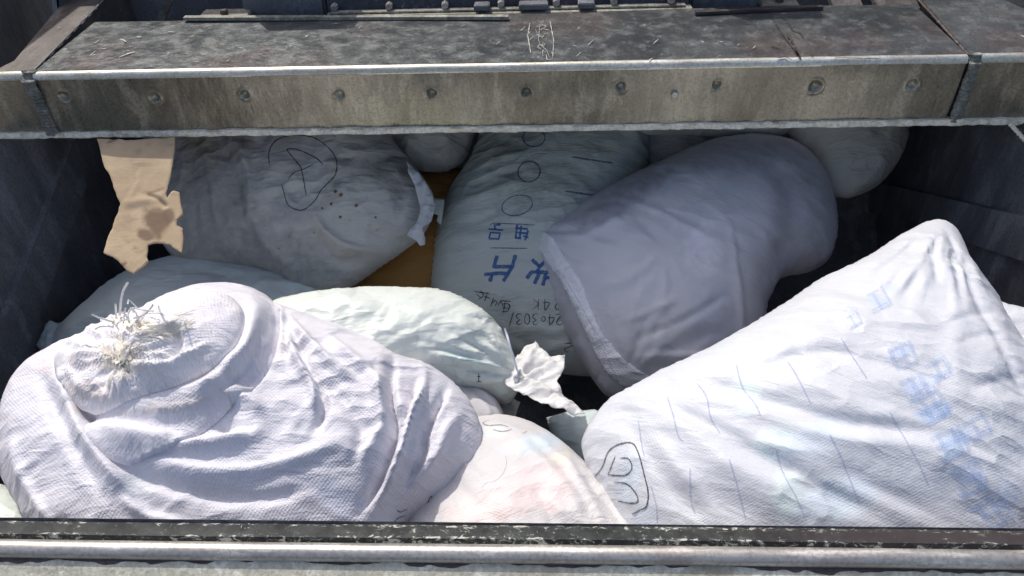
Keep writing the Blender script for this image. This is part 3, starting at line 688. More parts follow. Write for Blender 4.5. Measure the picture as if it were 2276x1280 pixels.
FONT = {'2': [[(0, .8), (.3, 1), (.6, .8), (.5, .5), (0, 0), (.7, .05)]], '4': [[(.5, 0), (.5, 1), (0, .35), (.75, .35)]], 'K': [[(.05, 0), (.1, 1)], [(.7, .95), (.1, .45), (.7, .0)]],
        '0': [ell(.3, .5, .28, .48, n=10)], 'o': [ell(.3, .45, .2, .25, n=8)], '3': [[(0, .9), (.4, 1), (.55, .78), (.2, .55), (.6, .35), (.4, .02), (0, .08)]], '/': [[(.0, -.2), (.5, 1.2)]]}
def write(t, x, y, h, adv, ang):
    out = []; ca, sa = math.cos(math.radians(ang)), math.sin(math.radians(ang)); cx = 0
    for ch in t:
        for ln in FONT[ch]: out.append([(x + (cx + a * h * .8) * ca + (b * h) * sa, y + (cx + a * h * .8) * sa - (b * h) * ca) for a, b in ln])
        cx += adv
    return out
hw = write('24K', 1243, 664, 17, 20, 180) ; hw2 = write('24o303/', 1245, 702, 17, 16, 181)
drape('handwriting', body, write('24', 1246, 664, 25, 25, 180), 2.1, M['black_ink'], r); drape('handwriting', body, write('24o303/', 1250, 698, 25, 18, 181), 2.1, M['black_ink'], r)
drape('handwriting', body, write('K', 1198, 664, 24, 21, 180), 2.1, M['pink_ink'], r)
for ls in ([[(118, 808), (150, 816), (195, 820)], [(150, 805), (165, 830), (140, 850)], [(185, 815), (170, 860)], [(170, 835), (200, 845)], [(130, 822), (150, 840)]],
           [[(215, 840), (200, 885)], [(225, 855), (205, 870)], [(212, 852), (232, 860), (222, 880)]],
           [[(235, 880), (250, 860), (262, 885)], [(245, 855), (298, 860)], [(262, 870), (292, 875), (285, 905), (255, 910)], [(272, 858), (262, 915)], [(258, 892), (288, 892)]],
           [[(560, 1066), (622, 1064), (596, 1078), (562, 1090), (570, 1106), (582, 1106)]], [[(568, 880), (572, 912)]]):
    drape('handwriting', body, [z3(q) for q in ls], 2.3, M['black_ink'], r)

# dirty sack with circled A
D = dl3(400, 300, 1.96, 900, 300, 1.96, 650, 640, 1.84)
r = root_at('dirty_sack', D, 'dirty grey sack with a circled letter A and rust spots, hanging behind the torn cardboard')
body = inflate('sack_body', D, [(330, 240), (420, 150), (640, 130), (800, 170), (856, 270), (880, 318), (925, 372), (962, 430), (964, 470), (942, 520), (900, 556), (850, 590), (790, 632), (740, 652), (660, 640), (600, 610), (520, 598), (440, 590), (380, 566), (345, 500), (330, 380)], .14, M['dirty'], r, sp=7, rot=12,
    strokes=[([(480, 290), (520, 400), (545, 500), (575, 590)], 12, -.014, .3), ([(540, 300), (556, 380), (560, 430), (555, 520)], 9, .014, .6), ([(450, 300), (470, 400), (480, 470), (500, 560)], 8, .009), ([(420, 330), (430, 430), (440, 540)], 8, -.007), ([(560, 440), (575, 520), (620, 580), (680, 620)], 10, .014, -.5),
             ([(700, 470), (720, 510), (770, 545), (840, 556), (905, 548)], 12, .020, .6), ([(690, 480), (705, 540), (760, 580), (860, 585)], 16, -.013), ([(590, 440), (620, 420), (660, 470)], 8, .007), ([(820, 500), (860, 530), (910, 520)], 8, -.007), ([(880, 330), (925, 400), (950, 470), (915, 545)], 9, -.012, .2), ([(500, 300), (530, 330), (545, 380)], 10, .012)],
    noise=[(80, 6, 20, .004), (70, 14, 34, .0022)],
    stains_and_shade=[(460, 430, 130, 190, 8, (.27, .28, .265), .62), (620, 560, 130, 60, 10, (.25, .27, .29), .5), (600, 300, 90, 60, 0, (.36, .33, .33), .4), (440, 360, 50, 90, 10, (.30, .27, .22), .5), (520, 330, 60, 40, 0, (.25, .22, .20), .45), (650, 330, 70, 60, 0, (.40, .37, .36), .4), (700, 610, 90, 40, 0, (.25, .30, .35), .5), (640, 470, 60, 30, 0, (.28, .30, .38), .35), (440, 320, 55, 25, 30, (.36, .30, .20), .7), (560, 560, 40, 60, 0, (.28, .28, .29), .35)], seed=14)  # broad darker tone over the left half and lower part, with smaller marks
def z7(q): return [(550 + a / 3.368, 280 + b / 3.368) for a, b in q]
drape('circled_letter', body, [z7(q) for q in ([(165, 290), (162, 200), (205, 118), (300, 76), (400, 70), (500, 90), (590, 150), (650, 220), (668, 290), (655, 370), (600, 430), (550, 480), (510, 550), (450, 610), (400, 632), (340, 615), (300, 580), (280, 520), (255, 440)],
     [(440, 520), (405, 330), (360, 260), (298, 180), (340, 172), (420, 195), (520, 245), (565, 292)], [(305, 400), (350, 350), (430, 320), (495, 288)])], 2.2, M['black_ink'], r)
sp_ = []
for a, b, q in ((660, 490, 20), (700, 515, 20), (815, 595, 20), (695, 680, 18), (960, 683, 14), (560, 615, 14), (628, 582, 18), (500, 800, 9), (236, 915, 9)):
    sp_.append((z7([(a - q * .5, b - q * .3), (a + q * .4, b + q * .4)]), q / 3.368 * 1.9))
drape('rust_spot', body, sp_, 6, M['rust_ink'], r, smooth=False, split=True)
inflate('torn_seam', dl3(900, 400, 1.84, 970, 400, 1.84, 930, 550, 1.80), [(905, 360), (930, 385), (958, 425), (968, 460), (958, 490), (938, 508), (946, 530), (945, 545), (935, 548), (925, 535), (905, 525), (915, 505), (930, 490), (934, 462), (925, 420), (908, 385)], .01, M['thin'], r, sheet=True, smooth=False, sp=5, ragged=1.5, noise=[(70, 20, 50, .008)], seed=15)
inflate('plastic_tab', dl3(960, 430, 1.92, 1000, 430, 1.92, 980, 500, 1.90), [(962, 440), (988, 443), (985, 470), (980, 500), (970, 492), (974, 478), (962, 474)], .01, M['print'], r, sheet=True, smooth=False, sp=5)

# shaded sack below it, at left
D = dl3(100, 560, 1.97, 720, 560, 1.97, 350, 850, 1.80)
r = root_at('teal_sack', D, 'pale teal grey sack in shade at left, below the cardboard, with a crumpled corner')
body = inflate('sack_body', D, [(125, 800), (128, 742), (180, 705), (240, 655), (300, 614), (380, 583), (430, 574), (520, 590), (620, 606), (720, 636), (780, 680), (780, 800), (700, 880), (400, 900), (200, 880)], .15, M['teal'], r, sp=9,
    strokes=[([(140, 750), (180, 720), (240, 690)], 8, .008), ([(400, 590), (520, 600), (620, 630)], 12, .006), ([(150, 790), (200, 760), (260, 745)], 10, -.006)], noise=[(20, 5, 12, .005)], stains_and_shade=[(500, 610, 120, 26, -5, (.34, .38, .37), .4)], seed=17)  # darker band along the sack's top edge
inflate('sack_corner', dl3(90, 720, 1.84, 160, 720, 1.84, 110, 800, 1.80), [(100, 722), (118, 716), (150, 718), (168, 724), (172, 742), (160, 765), (140, 780), (118, 788), (104, 815), (98, 790), (84, 768), (98, 748)], .01, M['teal'], r, sheet=True, smooth=False, sp=5, ragged=2, noise=[(60, 20, 45, .012)], strokes=[([(110, 724), (118, 760), (112, 790)], 8, .012)], seed=18)
o = inflate('bark_chip', dl3(620, 600, 1.83, 670, 600, 1.83, 640, 640, 1.82), [(624, 630), (640, 618), (668, 613), (672, 620), (650, 628), (630, 637)], .004, M['under'], sp=4, smooth=False, seed=19)
tag(o, 'small dark brown chip lying on the shaded teal grey sack', 'debris')

# mauve sack
D = dl3(1300, 330, 1.97, 1850, 330, 1.99, 1500, 870, 1.77)
r = root_at('mauve_sack', D, 'large smooth mauve grey sack with a stitched white end seam, leaning in shade')
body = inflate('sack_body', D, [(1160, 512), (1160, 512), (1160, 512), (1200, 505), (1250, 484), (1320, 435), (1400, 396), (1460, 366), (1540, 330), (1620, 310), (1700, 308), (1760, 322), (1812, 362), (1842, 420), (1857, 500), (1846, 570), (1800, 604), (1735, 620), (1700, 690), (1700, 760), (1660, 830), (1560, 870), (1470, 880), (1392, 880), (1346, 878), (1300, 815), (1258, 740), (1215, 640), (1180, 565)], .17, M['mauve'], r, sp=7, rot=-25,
    strokes=[([(1186, 530), (1235, 590), (1290, 680), (1330, 760), (1370, 840), (1385, 875)], 9, .016, .3), ([(1215, 560), (1270, 680), (1310, 770), (1350, 860)], 14, -.010), ([(1400, 760), (1480, 730), (1560, 690), (1620, 650)], 9, -.006), ([(1380, 720), (1450, 690), (1520, 660)], 7, .005),
             ([(1400, 800), (1480, 790), (1600, 790), (1680, 760)], 9, .009, .3), ([(1400, 830), (1500, 815), (1580, 830)], 7, -.008), ([(1330, 640), (1400, 620), (1470, 560)], 9, .004), ([(1240, 505), (1300, 520), (1400, 470)], 10, .008), ([(1700, 330), (1760, 430), (1750, 540), (1700, 640)], 30, -.012), ([(1620, 480), (1640, 600), (1650, 720), (1640, 820)], 7, .006, .4)],
    pleats=[(1385, 840, 26, .006, 120, 330), (1160, 512, 40, .008, 60, 260), (1480, 560, 14, .003, 200, 400)], noise=[(-35, 4, 14, .003)],
    stains_and_shade=[(1565, 560, 44, 66, 12, (.84, .82, .88), .75), (1590, 720, 62, 100, 4, (.50, .54, .66), .6), (1770, 480, 60, 130, 0, (.44, .43, .44), .6), (1380, 440, 130, 34, -30, (.34, .31, .32), .7), (1500, 440, 110, 30, -25, (.84, .78, .78), .5), (1620, 350, 130, 40, 0, (.42, .40, .41), .55)], seed=21)  # dark top patches paint its shade gradient; pale block is a label showing through
hem = inflate('stitched_seam', on_surface(body, [(1230, 600), (1300, 690), (1340, 800)]), [(1176, 520), (1200, 526), (1232, 566), (1270, 622), (1310, 700), (1341, 764), (1368, 820), (1386, 862), (1388, 880), (1368, 880), (1351, 838), (1323, 776), (1290, 704), (1248, 630), (1204, 566), (1174, 536)], .007, M['hem'], r, sp=4.5, conform=[body], p=.5,
    noise=[(60, 30, 70, .003)], seed=23)
drape('stitching', hem, [[(1250, 610), (1300, 694), (1333, 764), (1360, 816), (1377, 855)]], 1.4, M['pale_ink'], r, lift=.0015, split=True)
inflate('seam_corner', dl3(1170, 500, 1.85, 1260, 500, 1.87, 1220, 580, 1.84), [(1178, 532), (1190, 512), (1222, 505), (1260, 506), (1285, 520), (1262, 545), (1232, 560), (1215, 552), (1195, 545)], .012, M['mauve'], r, sp=5, noise=[(20, 15, 40, .004)], seed=22)

# pale green tied sack
D = dl3(600, 640, 1.56, 1150, 640, 1.58, 900, 920, 1.50)
r = root_at('tied_sack', D, 'sunlit greenish white sack across the middle, tied at its right end with flared tail')
body = inflate('sack_body', D, [(520, 760), (560, 700), (620, 668), (700, 653), (800, 643), (900, 641), (985, 648), (1055, 676), (1105, 718), (1130, 762), (1150, 805), (1158, 835), (1156, 858), (1140, 888), (1120, 898), (1075, 884), (1000, 876), (900, 900), (760, 920), (600, 880)], .13, M['green'], r, sp=6, rot=8,
    strokes=[([(1152, 838), (1080, 815), (1010, 800), (940, 790)], 7, .012, .3), ([(1150, 845), (1080, 850), (1010, 860), (960, 856)], 7, .007), ([(1148, 828), (1110, 780), (1080, 720)], 8, .006), ([(1150, 835), (1100, 800), (1040, 760), (980, 730)], 8, -.006), ([(1130, 870), (1080, 872), (1020, 868)], 7, -.006), ([(640, 690), (760, 680), (860, 690)], 16, .005), ([(760, 770), (850, 740), (900, 700)], 14, .004)],
    pleats=[(1160, 838, 40, .010, 60, 300)], noise=[(25, 6, 16, .004), (60, 13, 26, .002)], stains_and_shade=[(1040, 800, 60, 20, 10, (.55, .72, .68), .5), (700, 690, 60, 20, 10, (.85, .9, .82), .3), (980, 860, 60, 14, 0, (.62, .74, .72), .4)], seed=24)
inflate('tied_tail', dl3(1140, 780, 1.54, 1290, 780, 1.53, 1200, 900, 1.41), [(1118, 846), (1126, 818), (1148, 796), (1166, 776), (1190, 760), (1206, 780), (1224, 796), (1256, 792), (1254, 824), (1238, 852), (1254, 880), (1278, 904), (1300, 926), (1270, 921), (1236, 908), (1204, 898), (1174, 884), (1150, 870), (1130, 862)], .012, M['thin'], r, sheet=True, smooth=False, sp=4, ragged=1.2,
    strokes=[([(1150, 838), (1190, 830), (1245, 806)], 7, .009, .4), ([(1152, 842), (1200, 866), (1284, 916)], 9, .011, .3), ([(1152, 838), (1175, 805), (1190, 772)], 7, .008), ([(1160, 838), (1200, 815), (1215, 800)], 7, -.008), ([(1160, 842), (1210, 850), (1236, 852)], 7, -.008)], noise=[(20, 25, 50, .006), (70, 40, 60, .003)], seed=25)
def tube3(name, P, rad, mat, parent, K=6):
    P = [Vector(p_) for p_ in P]; V = []; F = []
    for i, p_ in enumerate(P):
        t = (P[min(i + 1, len(P) - 1)] - P[max(i - 1, 0)]).normalized(); a = t.orthogonal().normalized(); b = t.cross(a)
        for k in range(K): th = 2 * math.pi * k / K; V.append(p_ + (a * math.cos(th) + b * math.sin(th)) * rad)
        if i:
            for k in range(K): F.append(((i - 1) * K + k, (i - 1) * K + (k + 1) % K, i * K + (k + 1) % K, i * K + k))
    F.append(tuple(range(K))); F.append(tuple(range(len(V) - K, len(V)))[::-1])
    return V, F
def px3(px, py, d): return CAM + ray(px, py) * d
V, F = [], []
def addt(P, rad):
    v, f = tube3('', P, rad, None, None); b = len(V); V.extend(v); F.extend([tuple(i + b for i in q) for q in f])
for k in range(3): addt([px3(1150 + 11 * math.cos(t) * .6 + k * 2, 838 + 17 * math.sin(t), 1.475 + .03 * abs(math.sin(t * .5 + .8)) * 0 + .02 * math.cos(t)) for t in np.linspace(0, 6.28, 20)], .0028)
addt([px3(1150, 826, 1.46), px3(1143, 800, 1.45), px3(1135, 775, 1.44), px3(1128, 748, 1.44), px3(1122, 730, 1.45)], .0024)
link('tie_string', from_pd('tie_string', V, F), M['fibre'], r)
drape('handwriting', body, [[(1060, 836), (1068, 836)], [(1064, 830), (1064, 848)], [(1060, 848), (1070, 848)]], 3.2, M['black_ink'], r)

# small pieces in the gap
o = inflate('woven_sack', dl3(1000, 860, 1.50, 1130, 860, 1.50, 1060, 960, 1.46), [(960, 850), (1010, 858), (1060, 862), (1096, 880), (1114, 905), (1122, 932), (1120, 980), (1040, 1000), (960, 960)], .05, M['pink'], sp=6, noise=[(-30, 8, 24, .006)], strokes=[([(1040, 870), (1080, 900), (1100, 935)], 8, .010, .5)], seed=27)
tag(o, 'small white sack end just under the tied end of the greenish white sack', 'sack')
o = inflate('torn_sack_scrap', dl3(1110, 880, 1.56, 1160, 880, 1.56, 1130, 940, 1.54), [(1110, 890), (1130, 882), (1156, 894), (1150, 915), (1142, 936), (1120, 925)], .02, M['dim'], sheet=True, smooth=False, sp=5, ragged=2, noise=[(30, 20, 40, .01)], seed=28)
tag(o, 'greyish crumpled scrap of sacking in the dark gap beside the flared tail', 'scrap')
o = inflate('woven_sack', dl3(1200, 900, 1.58, 1350, 900, 1.58, 1270, 1060, 1.52), [(1214, 928), (1260, 915), (1320, 910), (1380, 930), (1400, 1040), (1320, 1080), (1250, 1010), (1228, 975)], .04, M['teal'], sp=7, smooth=False, noise=[(70, 6, 22, .006)], seed=29)
tag(o, 'flat bluish white sack corner between the pink tinted sack and the peaked sack', 'sack')

# cardboard
D = dl3(215, 308, 1.63, 390, 308, 1.63, 290, 600, 1.50)
cm, n_, b_ = new_mat('torn_cardboard'); g = G(n_); ob = g.nd('ShaderNodeTexCoord').outputs['Object']
c = g.mix(g.ramp(g.noise(ob, 9, 6, .6), .35, .7), (.40, .30, .19), (.50, .385, .25)); c = g.mix(g.math('MULTIPLY', g.ramp(g.noise(g.mapping(ob, (1, 1, 6)), 24, 4), .58, .68), .5), c, (.30, .22, .15))
at = g.nd('ShaderNodeAttribute', attribute_name='stain'); c = g.mix(at.outputs['Alpha'], c, at.outputs['Color']); g.l(c, b_.inputs['Base Color']); b_.inputs['Roughness'].default_value = .85
g.l(g.bump(g.noise(ob, 60, 5, .6), .004, .5), b_.inputs['Normal'])
o = inflate('torn_cardboard', D, [(215, 308), (300, 311), (389, 306), (386, 360), (378, 400), (370, 430), (372, 440), (384, 425), (398, 428), (402, 450), (406, 476), (396, 484), (392, 500), (406, 508), (408, 530), (404, 562), (388, 552), (378, 545), (350, 540), (330, 545), (326, 572), (332, 582), (318, 594), (296, 608), (282, 602), (262, 580), (231, 562), (240, 530), (256, 490), (268, 456), (255, 420), (246, 395), (232, 370), (226, 345), (220, 325)],
    .004, cm, sheet=True, smooth=False, sp=4.5, ragged=2.2, thick=.003, strokes=[([(322, 430), (350, 440), (376, 462)], 5, -.008, .5), ([(268, 456), (300, 450), (372, 438)], 10, .005), ([(300, 380), (310, 400), (285, 450)], 6, .0022), ([(225, 330), (300, 326), (385, 330)], 5, .0015)], noise=[(10, 6, 12, .0018)],
    stains_and_shade=[(347, 492, 32, 42, -25, (.17, .11, .068), .95), (322, 522, 22, 14, 30, (.17, .11, .07), .9), (375, 480, 14, 22, 0, (.17, .11, .07), .9), (282, 486, 6, 9, 0, (.35, .26, .18), .7), (272, 590, 12, 6, -40, (.12, .09, .06), .8), (300, 552, 5, 4, 0, (.3, .2, .1), .8), (345, 425, 24, 3, -20, (.22, .16, .1), .8), (310, 366, 30, 2.5, 0, (.3, .22, .15), .7), (250, 312, 16, 2.5, -25, (.15, .1, .07), .9)], seed=31)
tag(o, 'torn tan cardboard with a brown damp stain below the left end of the beam', 'cardboard')

# front sacks ------------------------------------------------------------
# far right sack behind the big one
o = inflate('woven_sack', dl3(2190, 660, 1.42, 2400, 660, 1.42, 2300, 900, 1.36), [(2150, 660), (2195, 662), (2230, 680), (2280, 686), (2360, 680), (2480, 760), (2480, 950), (2300, 960), (2180, 820)], .09, M['right'], sp=9, noise=[(5, 5, 20, .004)], seed=33)
tag(o, 'sunlit white sack cut off by the right edge behind the big printed sack', 'sack')
# bottom left sack
o = inflate('woven_sack', dl3(-60, 1080, 1.36, 160, 1080, 1.36, 50, 1240, 1.24), [(-120, 1110), (-40, 1088), (20, 1092), (60, 1110), (110, 1160), (140, 1230), (60, 1280), (-100, 1280)], .06, M['green'], sp=8, noise=[(60, 10, 24, .005)], seed=34)
tag(o, 'corner of a white sack in the bottom left corner under the lavender white sack', 'sack')

# pink tinted sack
D = dl3(1000, 950, 1.46, 1400, 950, 1.42, 1150, 1240, 1.215)
r = root_at('marked_sack', D, 'white sack with a pink tint and black pen marks, front centre behind the sill')
body = inflate('sack_body', D, [(960, 1010), (1010, 958), (1060, 934), (1115, 934), (1180, 948), (1240, 984), (1300, 1036), (1360, 1094), (1420, 1150), (1470, 1220), (1480, 1310), (1200, 1330), (960, 1310), (900, 1220), (910, 1100)], .085, M['pink'], r, sp=6, rot=20,
    strokes=[([(1120, 960), (1200, 1020), (1270, 1100), (1300, 1180)], 16, .006), ([(1250, 1010), (1300, 1090), (1350, 1170)], 10, .008), ([(1290, 1050), (1350, 1120), (1390, 1180)], 8, -.006), ([(1180, 1080), (1220, 1130), (1230, 1180)], 12, -.005), ([(1060, 940), (1150, 960), (1240, 1000)], 12, .005)],
    noise=[(-45, 6, 18, .004)], stains_and_shade=[(1180, 1090, 110, 60, -10, (.86, .66, .64), .55), (1060, 1140, 80, 40, 0, (.88, .70, .66), .5), (1190, 985, 90, 22, -12, (.58, .74, .84), .55), (1090, 960, 40, 14, 0, (.62, .82, .74), .3), (1240, 1020, 30, 16, -30, (.82, .80, .62), .4)], seed=36)
def z1(q): return [(700 + a / 1.94, 620 + b / 1.94) for a, b in q]
drape('handwriting', body, [z1(q) for q in ([(752, 612), (725, 620), (745, 632), (800, 630), (835, 640)], [(770, 650), (800, 658), (830, 655), (850, 648)], [(895, 668), (915, 658)])], 2.2, M['grey_ink'], r)
drape('printed_outline', body, [z1([(822, 765), (826, 800), (810, 840), (780, 870), (740, 880), (720, 900)])], 1.6, M['pale_ink'], r)

# big right sack
D = dl3(1400, 500, 1.54, 2200, 500, 1.50, 1800, 1240, 1.20)
r = root_at('peaked_sack', D, 'very large bright white sack rising to a peak, with faded blue print and circled mark')
body = inflate('sack_body', D, amp_k=.8, outline=[(1296, 1010), (1300, 960), (1345, 895), (1400, 862), (1470, 826), (1560, 786), (1660, 730), (1740, 680), (1810, 632), (1870, 604), (1930, 572), (1990, 530), (2040, 502), (2080, 489), (2108, 496), (2130, 520), (2146, 566), (2158, 612), (2192, 655), (2212, 700), (2246, 770), (2300, 860), (2400, 1000), (2440, 1200), (2380, 1350), (1900, 1380), (1500, 1350), (1400, 1260), (1340, 1120)], T=.19, mat=M['right'], parent=r, sp=6.5, rot=-25, p=.55,
    strokes=[([(1450, 850), (1560, 852), (1660, 872), (1760, 902), (1880, 936), (2000, 950), (2150, 975)], 20, -.011, .35), ([(1470, 880), (1600, 892), (1740, 935), (1860, 975), (2050, 1000)], 22, .009, -.2), ([(1500, 820), (1640, 825), (1780, 860), (1900, 900)], 22, .006),
             ([(1440, 880), (1540, 925), (1640, 975), (1740, 1030), (1860, 1095), (2000, 1170)], 20, -.011, .35), ([(1440, 905), (1560, 985), (1680, 1060), (1820, 1140)], 24, .008), ([(1640, 840), (1720, 805), (1800, 785), (1880, 784), (1980, 808), (2100, 850)], 18, -.009, .35), ([(1700, 790), (1800, 752), (1920, 765)], 22, .006),
             ([(1400, 940), (1470, 1050), (1580, 1180)], 20, -.008), ([(1440, 960), (1520, 1060), (1620, 1170)], 18, .006), ([(1560, 1000), (1680, 1090), (1800, 1170)], 20, .005), ([(1840, 1020), (1960, 1090), (2100, 1160)], 16, -.004),
             ([(2090, 500), (2060, 545), (2030, 600), (1990, 660)], 10, .008, .3), ([(2100, 505), (2120, 550), (2120, 600), (2150, 660)], 10, -.009), ([(2085, 515), (2075, 560), (2085, 640)], 9, -.006), ([(2050, 520), (2000, 570), (1930, 620)], 9, -.006), ([(2140, 540), (2160, 640), (2220, 760), (2290, 900)], 9, -.008),
             ([(2100, 718), (2160, 702), (2220, 690)], 8, -.003), ([(2120, 765), (2190, 745), (2240, 745)], 8, -.003), ([(2160, 865), (2230, 842), (2290, 845)], 9, -.003), ([(2150, 640), (2120, 760), (2140, 900)], 24, .005)],
    pleats=[(2095, 495, 34, .006, 90, 260)], noise=[(-25, 3, 11, .005), (-15, 8, 26, .0016)],
    stains_and_shade=[(2080, 745, 34, 15, 25, (.42, .52, .72), .0), (1950, 668, 36, 13, 15, (.50, .58, .76), .74), (1975, 640, 20, 12, 0, (.50, .58, .76), .60), (1890, 700, 14, 26, 20, (.50, .60, .80), .35), (2000, 782, 40, 11, -20, (.50, .58, .76), .81), (2055, 850, 50, 17, -15, (.50, .58, .76), .67), (2022, 866, 22, 15, 0, (.50, .58, .76), .81), (2080, 915, 50, 26, -20, (.36, .50, .74), .65),
            (2130, 975, 50, 26, -30, (.36, .50, .74), .6), (2110, 1000, 28, 22, 0, (.48, .62, .78), .45), (2160, 1060, 36, 20, 10, (.50, .58, .76), .74), (2200, 1130, 50, 30, -10, (.50, .58, .76), .45), (2240, 1100, 30, 40, 0, (.52, .62, .82), .4), (1660, 870, 40, 60, 20, (.66, .84, .78), .5), (1720, 985, 60, 40, -30, (.66, .84, .80), .4), (1750, 1100, 40, 60, 10, (.66, .86, .78), .4), (1650, 790, 70, 20, 20, (.62, .76, .86), .4), (1800, 980, 110, 40, -20, (.62, .76, .88), .4), (1860, 1110, 110, 50, -15, (.62, .77, .88), .45), (1400, 1060, 30, 70, 10, (.60, .72, .82), .4), (1430, 1150, 34, 30, 0, (.6, .7, .82), .5)], seed=38)
def blocks(cx, cy, sz, ang, n):
    out = []; ca, sa = math.cos(math.radians(ang)), math.sin(math.radians(ang))
    def P(a, b): return (cx + (a * ca - b * sa) * sz, cy + (a * sa + b * ca) * sz)
    for k in range(n):
        t = -.5 + (k + .5) / n + random.uniform(-.06, .06)
        out.append([P(-.5 + random.uniform(0, .2), t), P(.5 - random.uniform(0, .2), t)] if k % 2 else [P(t, -.5 + random.uniform(0, .25)), P(t, .5 - random.uniform(0, .25))])
    out += [[P(-.45, -.45), P(.45, -.45)], [P(.45, -.45), P(.42, .45)]]
    return out
for cx, cy, sz in ((1950, 668, 50), (2005, 790, 58), (2030, 862, 56), (2070, 905, 66), (2110, 985, 74), (2150, 1065, 74), (2200, 1140, 84), (1895, 712, 36), (2085, 820, 50), (2170, 950, 56)):
    drape('faded_print', body, blocks(cx, cy, sz, 62 + random.uniform(-6, 6), random.choice([3, 4, 5])), sz * random.uniform(.12, .2), M['faded_ink'], r, smooth=False, taper=False)
def z8(q): return [(1376 + a / 2.4156, 750 + b / 2.4156) for a, b in q]
drape('printed_line', body, [z8(q) for q in ([(630, 150), (665, 270), (730, 360), (760, 420)], [(905, 130), (960, 220), (1030, 355)], [(1190, 0), (1250, 100), (1330, 220)], [(1450, 395), (1530, 540), (1600, 660), (1660, 795)], [(260, 320), (290, 420), (320, 530), (350, 560)], [(420, 250), (470, 320), (490, 420), (540, 515)],
     [(590, 650), (630, 780), (660, 900), (680, 975)], [(840, 590), (880, 730), (950, 860), (990, 950)], [(1130, 520), (1190, 640), (1240, 770), (1290, 890)], [(380, 700), (385, 860), (410, 950)], [(105, 450), (120, 560), (135, 640)], [(170, 790), (200, 900), (205, 1000)])], 3.0, M['pale_ink'], r, split=True)
drape('pen_scribble', body, [[(a, b), (a + random.uniform(-14, 14), b + random.uniform(6, 20)), (a + random.uniform(-10, 18), b + random.uniform(0, 26))] for a, b in [(random.uniform(1360, 1412), random.uniform(1000, 1100)) for _ in range(11)]], .9, M['pale_ink'], r)['kind'] = 'stuff'
drape('circled_mark', body, [[(1322, 1062), (1340, 1036), (1352, 1005), (1375, 988), (1405, 985), (1420, 1010), (1431, 1050), (1441, 1095), (1437, 1125), (1422, 1134), (1406, 1143)], [(1368, 1014), (1358, 1040), (1352, 1054)], [(1380, 1018), (1398, 1020), (1405, 1040), (1390, 1056), (1352, 1055)], [(1366, 1071), (1395, 1076), (1416, 1100), (1417, 1116), (1400, 1118), (1374, 1113)]] + [[(1372 + 6 * k, 1008 + 4 * (k % 3)), (1382 + 6 * k, 1030 + 14 * (k % 2)), (1376 + 7 * k, 1062), (1390 + 5 * k, 1092), (1384 + 6 * k, 1112)] for k in range(4)][:0], 2.6, M['black_ink'], r)

